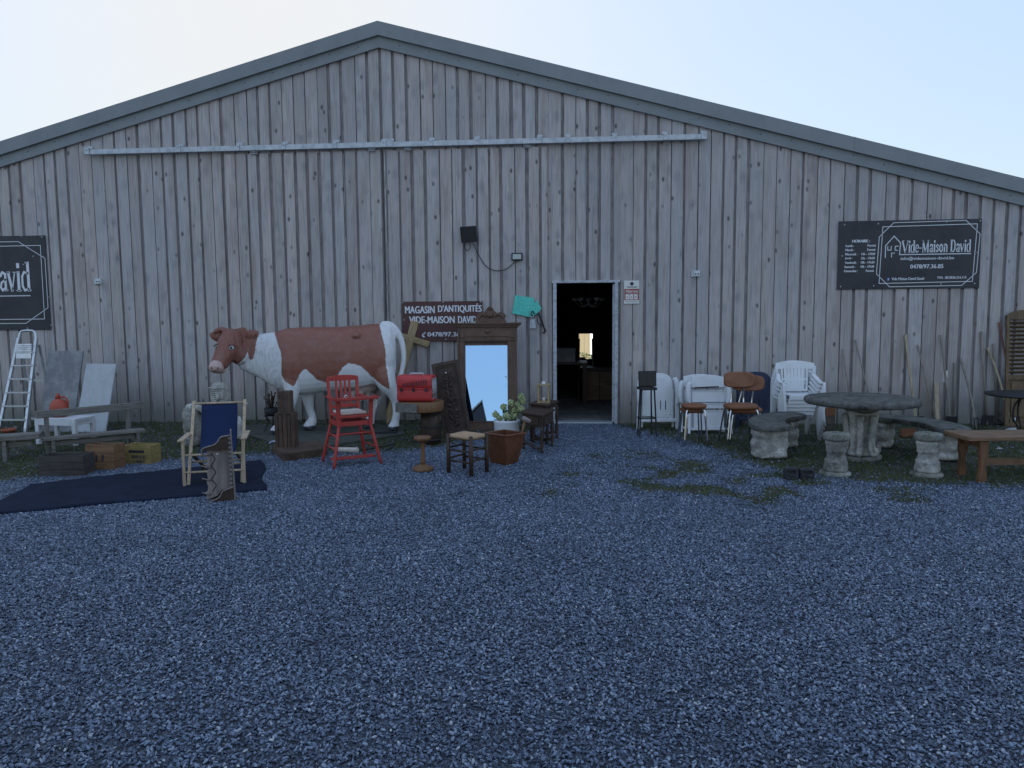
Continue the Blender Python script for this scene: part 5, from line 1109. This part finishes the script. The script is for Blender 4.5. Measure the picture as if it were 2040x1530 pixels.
# ================================================================== RIGHT SIDE
def slot_prisms(mb, xs, z0, z1, y, w_=1.6): 
    for x in xs: mb.box((x, y, (z0+z1)/2), (w_, .5, z1-z0))
# black bar stool
p, k = T(1288, 870); bs = thing('bar_stool', 'tall black bar stool with padded back in front of the white folding chair', 'bar stool', p, A+.1)
for x, y, lx in ((-15, -10, -1.5), (15, -10, 1.5), (-13, 12, -1), (13, 12, 1)): mb = MB(k); mb.bar((x+lx*1.5, y*1.15, 0), (x*.85, y*.8, 95), 2.8, 2.8); mb.build('leg', m_black, bs, .002)
mb = MB(k); mb.box((0, 0, 97), (34, 30, 5)); mb.build('seat', m_blackl, bs, .008)
mb = MB(k); mb.box((4, 12, 115), (36, 5, 31), (-4, 0, 0)); mb.build('backrest', m_blackl, bs, .008)
mb = MB(k)
for y in (-11, 12): mb.bar((-16, y, 38), (16, y, 38), 2.2, 2.2)
for x in (-15.5, 15.5): mb.bar((x, -11, 38), (x, 12, 38), 2.2, 2.2)
mb.build('footrest', m_black, bs)
# white folding recliners leaning on the barn
def recliner_a(base, lab, mat):
    p, k = T(*base); t = thing('folding_recliner', lab, 'garden chair', p, A, 'folded plastic garden chairs'); t.rotation_euler = (R(-6), 0, A)
    def arch(x0, x1, zb, zt, n=12, ex=2.6):
        cx0 = (x0+x1)/2; hw = (x1-x0)/2; hz = 26; r_ = [(x0, zb), (x1, zb)]
        for i in range(n+1): an = math.pi*i/n; c_, s_ = math.cos(an), math.sin(an); r_.append((cx0+hw*math.copysign(abs(c_)**(2/ex), c_), zt-hz+hz*abs(s_)**(2/ex)))
        return r_
    mb = MB(k); mb.prism(arch(-30, 30, 22, 113), 0, 3); mb.build('backrest', mat, t, .006)
    mb = MB(k); mb.prism(arch(-25, 25, 24, 106), -1.2, 0); mb.build('back_inset', mat, t, .008)
    mb = MB(k); slot_prisms(mb, (-5, 5, 15), 40, 58, -1.5); mb.build('slot', m_soil, t)
    for s in (-1, 1):
        mb = MB(k); mb.tube([(s*38, -6, 50), (s*38.5, -8, 62), (s*37.5, -6, 90), (s*34, -4, 101), (s*31, -3, 98)], [3, 4.5, 5, 4.5, 2.5], 10, sub=3); mb.build('armrest', mat, t)
        mb = MB(k); mb.bar((s*39, 4, 0), (s*37.5, -2, 62), 7, 4); mb.build('leg', mat, t, .005)
        mb = MB(k); mb.bar((s*31, 8, 5), (s*29, 0, 80), 4, 3); mb.build('inner_frame', mat, t, .004)
    mb = MB(k); mb.box((0, 1, 19), (72, 5, 7)); mb.box((0, 1.5, 31), (60, 6, 2)); mb.build('cross_rail', mat, t, .006)
    return t
recliner_a((1311, 856), 'white folding garden chair with rounded back behind the black bar stool', m_white)
def recliner_b(base, lab, mat):
    p, k = T(*base); t = thing('folding_recliner', lab, 'garden chair', p, A, 'folded plastic garden chairs'); t.rotation_euler = (R(-8), 0, A)
    tp = [(-33, 92), (34, 92), (33, 110)]+[(32-64*i/8, 113+4.5*math.sin(math.pi*i/8)) for i in range(9)]+[(-32, 110)]
    mb = MB(k); mb.prism(tp, -3, 1); mb.build('backrest', mat, t, .006)
    mb = MB(k); mb.box((-2, -3.3, 92.5), (48, .6, 2.6), (0, -2, 0)); mb.build('slot', m_soil, t)
    for (z0, z1, y, w_, nm) in ((63, 86, -1, 66, 'back_panel'), (50, 61, -4, 66, 'seat_panel'), (12, 47, -2, 60, 'leg_rest')):
        mb = MB(k); mb.box((1, y, (z0+z1)/2), (w_, 3, z1-z0)); mb.box((1, y-1.8, z1-1), (w_+1, 2, 2)); mb.build(nm, mat, t, .005)
    for s in (-1, 1):
        mb = MB(k); mb.tube([(s*37, -8, 58), (s*41, -9, 72), (s*40, -8, 94), (s*36, -6, 101)], [3.5, 5, 5, 4], 10, sub=3); mb.build('armrest', mat, t)
        mb = MB(k); mb.bar((s*41+(2 if s > 0 else 0), -12, 0), (s*34, 3, 105), 5, 4); mb.build('leg', mat, t, .005)
    mb = MB(k); mb.box((0, -6, 9.5), (76, 4, 5)); mb.build('cross_rail', mat, t, .005); return t
ra = recliner_b((1411, 864), 'white folding garden chair, front of the nested pair behind the round stools', m_white)
q = G(1405, 864); rb = dup(ra, (q.x-.0, q.y+.13, 0), None, 'white folding garden chair nested behind its twin, only its left edge showing'); rb.location.x -= .045
m_dblue = paint('dark_blue_plastic', (.025, .035, .075), .45, .3)
recliner_a((1508, 853), 'dark blue folding garden chair behind the brown vinyl chairs', m_dblue)
p, k = T(1544, 858); mb = MB(k); mb.bar((2, 0, 0), (-1, 12, 74), 6, 3); o_ = mb.build('fence_picket', m_white, None, .003, p); tag(o_, 'narrow white picket leaning left of the stacked white armchairs', 'picket')
# round stools
def vstool(base, lab, dz, rz):
    p, k = T(*base); t = thing('round_stool', lab, 'stool', p+V(0, 0, dz*k), rz, 'stacked round vinyl stools')
    mb = MB(k); mb.lathe([(0, 73), (20, 73), (23, 74.5), (25, 77), (25, 79.5), (22, 82), (0, 83)], n=28); mb.build('seat', m_brownv, t)
    for i in range(4):
        an = R(45+90*i); c_, s_ = math.cos(an), math.sin(an); mb = MB(k); mb.tube([(c_*33, s_*33, -dz), (c_*28, s_*28, 50), (c_*26, s_*26, 66), (c_*22, s_*22, 72), (c_*14, s_*14, 73)], 1.6, 8, sub=3); mb.build('leg', m_chrome, t)
    return t
vstool((1381, 886), 'upper of the two stacked round brown vinyl stools with chrome legs', 0, A)
vstool((1379, 884), 'lower of the two stacked round brown vinyl stools with chrome legs', -9, A+.12)
# brown vinyl chairs
def vchair(base, lab, dz, dx, rz, bx=0):
    p, k = T(*base); t = thing('vinyl_chair', lab, 'chair', p+V(dx*k, 0, dz*k), rz, 'stacked brown vinyl chairs')
    def pad(cx_, cz_, hw, hh_, y0, th, ex=3.8, bulge=2, tilt=0):
        mb = MB(k); N = 28; rings = []
        for t_, s_ in ((0, .9), (.25, 1), (.75, 1), (1, .9)):
            rings.append([V(cx_+hw*s_*math.copysign(abs(math.cos(a_))**(2/ex), math.cos(a_)), y0+th*t_+bulge*abs(math.cos(a_))**2*-1+tilt*math.sin(a_), cz_+hh_*s_*math.copysign(abs(math.sin(a_))**(2/ex), math.sin(a_))) for a_ in [2*math.pi*j/N for j in range(N)]])
        return mb.loft(rings)
    pad(bx, 126, 31.5, 15.5, 22, 6, tilt=3).build('backrest', m_brownv, t)
    mb = MB(k); N = 28
    rings = [[V(33*s_*math.copysign(abs(math.cos(a_))**.8, math.cos(a_)), 30*s_*math.copysign(abs(math.sin(a_))**.8, math.sin(a_)), z) for a_ in [2*math.pi*j/N for j in range(N)]] for z, s_ in ((71, .92), (73, 1), (77, 1), (80, .93), (81, .6))]
    mb.loft(rings); mb.build('seat', m_brownv, t)
    for s in (-1, 1):
        mb = MB(k); mb.tube([(s*14, 16, 72), (s*13+bx*.5, 27, 80), (s*11+bx, 27, 112), (s*11+bx, 25, 122)], 1.6, 8, sub=3); mb.build('back_support', m_chrome, t)
        mb = MB(k); mb.tube([(s*34, -26, -dz), (s*29, -22, 52), (s*27, -20, 66), (s*22, -16, 72), (s*8, -14, 72)], 1.7, 8, sub=3); mb.build('leg', m_chrome, t)
        mb = MB(k); mb.tube([(s*32, 34, -dz), (s*27, 26, 52), (s*25, 22, 66), (s*20, 18, 72), (s*8, 16, 72)], 1.7, 8, sub=3); mb.build('leg', m_chrome, t)
    return t
vchair((1474, 884), 'upper of the two stacked brown vinyl chairs with rounded backrest', 0, 0, A+.05, 4)
vchair((1478, 882), 'lower of the two stacked brown vinyl chairs, backrest showing at the right', -9, 4, A-.06, 12)
# white monobloc armchairs
p, k = T(1586, 872)
def monobloc():
    t = thing('plastic_armchair', 'x', 'garden chair', p, A-.05, 'stacked white plastic armchairs')
    mb = MB(k); y0 = 22
    def bk(x, z): return y0+((z-64)*.16)+6-8*(x/47.)**2*1.2
    top = lambda x: 116+6*math.cos(x/47*1.45)
    def P3(x, z, o=0): return V(x, bk(x, z)+o, z)
    def strip(pa, pb, w_, n=8):
        for i in range(n):
            a, c = pa(i/n), pb(i/n); a2, c2 = pa((i+1)/n), pb((i+1)/n); mb.add([a, c, c2, a2]+[q+V(0, 2.4, 0) for q in (a, c, c2, a2)], [(0, 1, 2, 3), (7, 6, 5, 4), (0, 4, 5, 1), (2, 6, 7, 3), (1, 5, 6, 2), (3, 7, 4, 0)], False)
    strip(lambda t_: P3(-45+90*t_, 104+3*math.sin(t_*3.14)), lambda t_: P3(-45+90*t_, top(-45+90*t_)), 0, 14)
    for i in range(6):
        x = -21+i*8.4; hwid = 3.75; strip(lambda t_, x=x: P3(x*(1-.12*(1-t_))-hwid, 62+46*t_), lambda t_, x=x: P3(x*(1-.12*(1-t_))+hwid, 62+46*t_), 0, 5)
    strip(lambda t_: P3(-27+54*t_, 82), lambda t_: P3(-27+54*t_, 87), 0, 8); strip(lambda t_: P3(-27+54*t_, 61), lambda t_: P3(-27+54*t_, 66), 0, 8)
    for s in (-1, 1): strip(lambda t_, s=s: P3(s*27, 62+44*t_), lambda t_, s=s: P3(s*(30+2*t_), 62+46*t_), 0, 6)
    mb.build('backrest', m_white, t)
    mb = MB(k); mb.surf(lambda u_, v_: V((u_-.5)*(58+8*(1-v_)), 24-v_*56, 60-2.5*math.sin(v_*3.14)-2*math.sin(u_*3.14)+(-3*max(0, v_-.85)*6)), 10, 10, (0, 0, -2.4)); mb.build('seat', m_white, t)
    mb = MB(k); mb.box((0, -33, 54), (66, 2.2, 8)); mb.build('seat_apron', m_white, t, .004)
    for s in (-1, 1):
        def arm(u_, v_, s=s): 
            y = 22-v_*52; z = (98-14*math.sin(min(1, v_*1.4)*1.57)) if v_ < .999 else 84; x = s*(41+5*math.sin(v_*3.14))+(u_-.5)*10; return V(x, y, z-abs(u_-.5)*3)
        mb = MB(k); mb.surf(arm, 4, 12, (0, 0, -2.2)); mb.build('armrest', m_white, t)
        mb = MB(k); strip3 = [(46, -30, 84), (45, -33, 60), (43, -35, 30), (46, -38, 0)]; mb.tube([(s*a_, b_, c_) for a_, b_, c_ in strip3], [3.2, 4.4, 4.2, 3.6], 4, sub=2); mb.build('leg', m_white, t)
        mb = MB(k); mb.tube([(s*45, 24, 112), (s*44, 24, 80), (s*42, 28, 40), (s*44, 36, 0)], [2.6, 4, 4.2, 3.6], 4, sub=2); mb.build('leg', m_white, t)
    return t
mo = monobloc()
for ch in kids(mo):
    for v_ in ch.data.vertices: v_.co.x *= .84
mo['label'] = 'bottom armchair of the stack of white plastic armchairs'; nm_ = ['second white plastic armchair from the bottom of the stack', 'middle armchair of the white plastic stack', 'fourth white plastic armchair from the bottom of the stack', 'topmost white plastic armchair of the stack, its slatted back fully visible']
for i in range(4): dup(mo, p+V(-.010*(3-i)*1.0+.0, -.016*(i+1)+.01, 7.6*k*(i+1)), None, nm_[i])
mo.location = p+V(-.035, .01, 0)

# stone garden table
p, k = T(1712, 914); stt = thing('stone_garden_table', 'round mossy stone garden table on a scrolled pale pedestal', 'garden table', p, A)
mb = MB(k); mb.lathe([(0, 110), (98, 110), (105, 111.5), (107, 115), (107, 119), (105, 122), (101, 123), (0, 124)], n=64, wob=.003); rough(mb.build('tabletop', m_stoned, stt), .004, .05, 0)
mb = MB(k); mb.lathe([(0, 94), (26, 94), (34, 100), (60, 108), (0, 108)], n=32); mb.build('collar', m_stone, stt)
mb = MB(k); N = 48; rings = []
for z, r_, am in ((8, 29, .16), (14, 25, .2), (22, 20, .22), (36, 19, .2), (52, 21, .2), (68, 23, .2), (82, 22, .2), (92, 27, .20), (97, 27, .2), (100, 26, .1)):
    rings.append([V(math.cos(a_)*r_*(1+am*math.cos(3*a_+1.57)), math.sin(a_)*r_*(1+am*math.cos(3*a_+1.57)), z) for a_ in [2*math.pi*j/N for j in range(N)]])
mb.loft(rings); rough(mb.build('pedestal', m_stonel, stt), .008, .05, 1)
for i in range(3):
    an = R(-90+120*i)+0.52*0; 
    for s in (-1, 1):
        a0 = an+s*.45; c_, s_ = math.cos(a0), math.sin(a0); mb = MB(k); mb.tube([V(c_*r_, s_*r_, z) for r_, z in ((31, 90), (28, 70), (25, 45), (26, 26), (31, 15), (38, 16), (38, 23), (33, 26))], [6, 6.5, 6, 6, 6, 5.6, 4.6, 3.2], 10, sub=4); rough(mb.build('scroll', m_stonel, stt), .005, .04, 0)
mb = MB(k); mb.prism([(math.cos(2*math.pi*j/24)*(38+4*math.cos(6*math.pi*j/24)), math.sin(2*math.pi*j/24)*(38+4*math.cos(6*math.pi*j/24))) for j in range(24)], 0, 9, 'xy'); rough(mb.build('foot_plate', m_stone, stt, .01), .006, .05, 0)
ctr = p
# curved benches
def cbench(lab, r0, r1, a0, a1, zt, legs):
    mid = (a0+a1)/2; c0 = ctr+V(math.cos(mid), math.sin(mid), 0)*((r0+r1)/2); c0.z = 0; t = thing('curved_stone_bench', lab, 'stone bench', c0, 0, 'curved stone benches')
    N = 28; poly = []; 
    for j in range(N+1): a_ = a0+(a1-a0)*j/N; q = ctr+V(math.cos(a_), math.sin(a_), 0)*r1-c0; poly.append((q.x, q.y))
    for j in range(7): an = j/6*math.pi; q = ctr+V(math.cos(a1), math.sin(a1), 0)*((r0+r1)/2+(r1-r0)/2*math.cos(an))+V(-math.sin(a1), math.cos(a1), 0)*(math.copysign(1, a1-a0)*(r1-r0)*.35*math.sin(an))-c0; poly.append((q.x, q.y)) if 0 < j < 6 else None
    for j in range(N+1): a_ = a1+(a0-a1)*j/N; q = ctr+V(math.cos(a_), math.sin(a_), 0)*r0-c0; poly.append((q.x, q.y))
    for j in range(1, 6): an = math.pi-j/6*math.pi; q = ctr+V(math.cos(a0), math.sin(a0), 0)*((r0+r1)/2+(r1-r0)/2*math.cos(an))-V(-math.sin(a0), math.cos(a0), 0)*(math.copysign(1, a1-a0)*(r1-r0)*.35*math.sin(an))-c0; poly.append((q.x, q.y))
    mb = MB(); mb.prism(poly, zt-.062, zt, 'xy'); mb.build('seat', m_stoned, t, .014)
    for u_ in legs:
        a_ = a0+(a1-a0)*u_; q = ctr+V(math.cos(a_), math.sin(a_), 0)*((r0+r1)/2)-c0; rt_ = (r1-r0)/2*.95; rings = []; h = zt-.062
        for z, s_, yo in ((0, 1.0, 0), (.06, 1.04, 0), (.09, .93, .01), (.12, 1.0, .0), (.17, 1.08, -.01), (.21, .98, 0), (.24, .92, .0), (.28, 1.06, 0), (.32, 1.0, 0), (h, .95, 0)):
            if z > h: continue
            rings.append([q+Matrix.Rotation(a_, 3, 'Z') @ V(rt_*s_*math.copysign(abs(math.cos(b_))**.6, math.cos(b_)), .115*s_*math.copysign(abs(math.sin(b_))**.6, math.sin(b_))+yo, z) for b_ in [2*math.pi*j/22 for j in range(22)]])
        mb = MB(); mb.loft(rings); rough(mb.build('bench_leg', m_stonel, t), .04, .055, 2)
    return t
cbench('curved stone bench left of the stone table, moss on its front leg', .78, 1.18, R(186), R(122), .395, (.08, .86))
cbench('curved stone bench behind the right side of the stone table', .72, 1.08, R(66), R(-14), .385, (.14, .88))
# stone stools
def sstool(base, lab, mat, sc_=1):
    p, k = T(*base); t = thing('stone_stool', lab, 'stone stool', p, A+random.uniform(-.5, .5), 'carved stone stools')
    mb = MB(k*sc_); mb.lathe([(0, 0), (29, 0), (30.5, 3), (29, 6), (24, 9)], n=30, wob=.05); rough(mb.build('foot_plate', m_stone, t), .006, .03, 0)
    mb = MB(k*sc_); mb.lathe([(23, 7), (24, 12), (22, 22), (21.5, 26), (22.5, 28), (19, 32), (17, 42), (17.5, 46), (19.5, 48), (18.5, 52), (19.5, 60), (22, 64), (21, 67), (22.5, 72)], n=34, wob=.07); rough(mb.build('column', mat, t), .016, .022, 1)
    mb = MB(k*sc_); mb.lathe([(0, 70), (23, 70), (26, 73), (26.5, 78), (26, 83), (24, 85), (12, 84), (0, 83.5)], n=34, wob=.05); rough(mb.build('seat', m_stone, t), .008, .04, 1); return t
sstool((1664, 946), 'carved stone stool standing in front of the stone table, left of its pedestal', m_stone)
sstool((1846, 948), 'carved stone stool right of the stone table beside the wooden bench', m_stonel, 1.02)
# oak bench at the right edge
p = G(2050, 930); wb = thing('oak_bench', 'warm brown oak trestle bench running out of the right edge', 'bench', G(1938, 960), A)
k = T(1938, 960)[1]; o0 = wb.location; Mi = Matrix.Rotation(-A, 3, 'Z'); zt = .445
q = [Mi @ (G(x, y, zt)-o0) for x, y in ((1937, 871), (1873, 857))]; x0 = (q[0].x+q[1].x)/2; y0, y1 = q[0].y, q[1].y; Lb = 1.75
mb = MB(); mb.box((x0+Lb/2, (y0+y1)/2, zt-.02), (Lb, y1-y0, .04)); mb.build('seat', m_bench, wb, .006)
def shaped(x, y, nm):
    mb = MB(); pr = [(-.04, 0), (.04, 0), (.042, .05), (.028, .14), (.034, .22), (.05, .27), (.045, .32), (.05, zt-.0405), (-.05, zt-.0405), (-.045, .32), (-.05, .27), (-.034, .22), (-.028, .14), (-.042, .05)]
    mb.prism([(x+a_*.9, b_) for a_, b_ in pr], y-.022, y+.022); mb.build(nm, m_benchz, wb, .004)
for xx_ in (x0+.17, x0+Lb-.3): shaped(xx_, y0+.05, 'leg'); shaped(xx_, y1-.05, 'leg'); mb = MB(); mb.box((xx_, (y0+y1)/2, .36), (.05, y1-y0-.15, .06)); mb.build('leg_brace', m_benchz, wb, .003)
mb = MB(); mb.box((x0+Lb/2, (y0+y1)/2, .17), (Lb-.5, .03, .07)); mb.build('stretcher', m_bench, wb, .003)
# dark stone blocks
for px, w_, h_, lab in ((1574, 24, 29, 'dark carved stone block, left of the low pair on the grass edge'), (1606, 29, 27, 'dark carved stone block, right of the low pair on the grass edge')):
    p, k = T(px, 956); t = thing('stone_block', lab, 'stone block', p, A+.1, 'low dark stone blocks'); mb = MB(k); mb.box((0, 0, h_*.45), (w_, 20, h_*.9)); rough(mb.build('block', m_block, t, .02), .02, .05, 2)
    mb = MB(k); mb.tube([(-w_*.3, -11, h_*.7), (0, -12, h_*.8), (w_*.3, -11, h_*.7), (w_*.2, -11, h_*.4), (-w_*.2, -11, h_*.4)], 2, 8, sub=3); mb.build('carving', m_block, t)
# leaf rake
a = W(1652, 812, D-.12); a.z = .0; p = G(1648, 864); rk = thing('leaf_rake', 'brown fan shaped leaf rake standing between white armchairs and stone table', 'rake', p, A)
k = T(1648, 864)[1]; mb = MB(k); mb.tube([(8, 8, 62), (6, 2, 44)], 1.6, 8); mb.build('handle', m_white, rk)
mb = MB(k); mb.prism([(-4, 36), (14, 36), (16, 52), (9, 56), (0, 54), (-6, 48)], -1, 2); mb.build('hub', m_brownv, rk)
for i in range(11): x = -14+i*2.9; mb = MB(k); mb.bar((-2+i*1.5, 0, 40), (x, -2, 2), 1.1, .8); mb.build('tine', m_oldpost, rk)
# long handled tools leaning on the barn
m_hand = wood('grey_tool_handle', (.26, .23, .19), 'z', .7, .4); m_handl = wood('pale_tool_handle', (.42, .35, .24), 'z', .6, .3); m_handr = wood('reddish_tool_handle', (.22, .09, .06), 'z', .6, .3)
def rod(path, r_, mat, lab, Yb=None, head=None, n=8):
    gnd = path[-1]; b0 = G(gnd[0], gnd[1]); b0.y = min(b0.y, D-.07) if Yb is None else Yb; top = path[0]; n_ = len(path); P = []
    for i, (x, y) in enumerate(path): Y = (D-.05)*(1-i/(n_-1))+b0.y*i/(n_-1) if n_ > 1 else b0.y; P.append(W(x, y, Y))
    P[-1].z = max(P[-1].z, .01); o = P[-1].copy(); o.z = 0
    t = thing('tool_handle', lab, 'tool', o, 0, 'long handled tools leaning on the barn'); mb = MB(); mb.tube([q-o for q in P], [r_]*len(P), n, sub=4 if len(P) > 2 else 0); mb.build('handle', mat, t)
    mb = MB(); 
    if head == 'blade': mb.box(P[-1]-o+V(0, -.01, .07), (.16, .012, .14), (10, 0, 0))
    elif head == 'fork':
        for j in range(4): mb.tube([P[-1]-o+V(0, 0, .16), P[-1]-o+V((j-1.5)*.045, 0, .12), P[-1]-o+V((j-1.5)*.05, -.03, .0)], .006, 6)
    elif head == 'hoe': mb.box(P[-1]-o+V(0, -.06, .03), (.14, .05, .012), (30, 0, 0)); mb.tube([P[-1]-o+V(0, 0, .08), P[-1]-o+V(0, -.06, .05)], .008, 6)
    else: mb.cyl(P[-1]-o, P[-1]-o+V(0, 0, .12), r_*1.35, n=10)
    mb.build({'blade': 'blade', 'fork': 'fork', 'hoe': 'hoe_blade'}.get(head, 'ferrule'), m_black if head else m_galv, t); return t
rod([(1679, 695), (1700, 850)], .010, m_hand, 'leftmost thin grey tool handle rising behind the left half of the stone table', head='fork')
rod([(1704, 677), (1745, 850)], .011, m_hand, 'thin grey tool handle with white tip, second from left behind the stone table', head='hoe')
rod([(1804, 667), (1812, 740), (1826, 850)], .020, m_handl, 'thick pale wooden tool handle rising just beyond the right rim of the stone table', head='blade')
rod([(1828, 687), (1866, 850)], .011, m_hand, 'thin grey handle just right of the thick pale one beside the stone table', head='hoe')
t = rod([(1874, 667), (1883, 745), (1894, 850)], .016, m_hand, 'grey tool handle carrying a small white label halfway up', head='blade')
mb = MB(); q = W(1883, 750, D-.12)-t.location; mb.box(q, (.04, .035, .16), (0, 4, 0)); mb.build('paper_label', m_wht, t)
rod([(1902, 722), (1899, 846)], .015, m_hand, 'short upright grey handle right of the one with the white label', head=None)
rod([(1913, 712), (1928, 765), (1938, 810), (1944, 856)], .015, m_hand, 'curved grey handle bending right, left of the round iron table', head='fork')
rod([(1955, 660), (1966, 848)], .018, m_hand, 'tall dark grey handle left of the ochre shutter', head='blade')
rod([(1979, 684), (1988, 846)], .012, m_hand, 'thin straight grey handle crossing behind the curved pale one', head='hoe')
rod([(1966, 692), (1984, 735), (1997, 778), (2014, 850)], .016, m_handl, 'curved pale wooden handle passing behind the round iron table top', head='fork')
rod([(1990, 642), (2008, 740), (2020, 850)], .012, m_handr, 'reddish brown handle against the left edge of the ochre shutter', head=None)
o0 = W(1868, 848, D-.2); o0.z = 0; k = T(1868, 850)[1]; mb = MB(k); mb.bar((0, 0, 0), (0, 14, 86), 9, 2); o_ = mb.build('short_plank', m_handl, None, .002, o0); tag(o_, 'short pale plank leaning on the barn behind the right stone bench', 'plank')
p, k = T(1812, 872); mb = MB(k); mb.box((0, 0, 6), (34, 14, 4), (0, -8, 0)); mb.box((0, 8, 12), (30, 3, 10)); o_ = mb.build('reddish_board', m_planter, None, .002, p, (0, 0, A)); tag(o_, 'small reddish brown board lying under the right stone bench', 'board')
# shutter
o0 = W(2030, 846, D-.22); o0.z = 0; k = (D-.1)/F; sht = thing('louvred_shutter', 'ochre brown arched louvred shutter leaning at the right edge', 'shutter', o0, 0); sht.rotation_euler = (R(-4), 0, 0)
Hs = 218; Wp = 52
mb = MB(k)
for s in (-1, 1): mb.box((s*(Wp/2-3), 0, Hs/2-3), (6, 5, Hs-6))
mb.build('stile', m_shutter, sht, .003)
mb = MB(k); mb.prism([(-Wp/2, Hs-14), (Wp/2, Hs-14), (Wp/2, Hs-2), (Wp*.25, Hs+3), (0, Hs+4), (-Wp*.25, Hs+1), (-Wp/2, Hs-6)], -2.6, 2.6); mb.build('top_rail', m_shutter, sht, .003)
for z, h_ in ((94, 9), (4, 9)): mb = MB(k); mb.box((0, 0, z), (Wp-12, 5, h_)); mb.build('rail', m_shutter, sht, .003)
for i in range(13): mb = MB(k); mb.box((0, 0, 104+i*7.8), (Wp-12, 6, 1.3), (-38, 0, 0)); mb.build('louvre', m_shutter, sht)
mb = MB(k); mb.box((0, 1.8, 50), (Wp-12, 1.5, 82)); mb.box((0, 0, 52), (Wp-22, 2.5, 66)); mb.build('lower_panel', m_shutter, sht, .004)
# iron bistro table
p, k = T(2042, 876); bt = thing('iron_bistro_table', 'round dark iron garden table with curved legs at the right edge', 'garden table', p, A)
mb = MB(k); mb.lathe([(0, 88), (72, 88), (74, 90), (74, 92), (0, 92.5)], n=40); mb.build('tabletop', m_black, bt)
for i in range(3): an = R(200+120*i); c_, s_ = math.cos(an), math.sin(an); mb = MB(k); mb.tube([V(c_*a_, s_*a_, z) for a_, z in ((14, 88), (34, 70), (36, 45), (22, 25), (34, 4), (42, 0))], 1.8, 8, sub=4); mb.build('leg', m_black, bt)
p, k = T(2016, 868); mb = MB(k); mb.surf(lambda u_, v_: V((u_-.5)*56, (v_-.5)*26, 6+9*math.sin(u_*3.14)*math.sin(v_*3.14)+1.5*math.sin(u_*9+v_*5)), 16, 8, (0, 0, -6)); o_ = mb.build('white_cushion', m_white, None, 0, p, (0, 0, A)); tag(o_, 'flat white cushion lying on the grass behind the oak bench', 'cushion')
for i, (x, y) in enumerate(((1958, 889), (1991, 895))): p, k = T(x, y); mb = MB(k); mb.ball((0, 0, 1), (7, 4, 2.4), 10, 6); o_ = mb.build('pale_stone', m_slabl, None, 0, p); tag(o_, ['small flat pale stone on the grass under the oak bench, left one', 'flat pale stone on the grass under the oak bench, right one'][i], 'stone', 'pale stones under the bench')
# ------------------------------------------------------------------ dark lean-to across the yard, seen in the wardrobe mirror
m_dark = paint('charcoal_cladding', (.012, .013, .018), .9, .3, spec=.05)
dsh = thing('dark_shed', 'tall dark shed with one steep roof slope, seen in the wardrobe mirror', 'shed', (-1.9, -8.0, 0))
mb = MB(); mb.prism([(-2.2, 0), (1.52, 0), (1.52, 3.35), (1.36, 4.08), (-2.2, .55)], 0, -3.5); mb.build('wall', m_dark, dsh)
mb = MB(); mb.prism([(-2.35, .42), (1.36, 4.09), (1.36, 4.17), (-2.4, .48)], .08, -3.6); mb.build('roof', m_black, dsh)
mb = MB(); mb.box((.7, .02, 1.0), (.9, .03, 1.98)); mb.build('door', m_black, dsh)
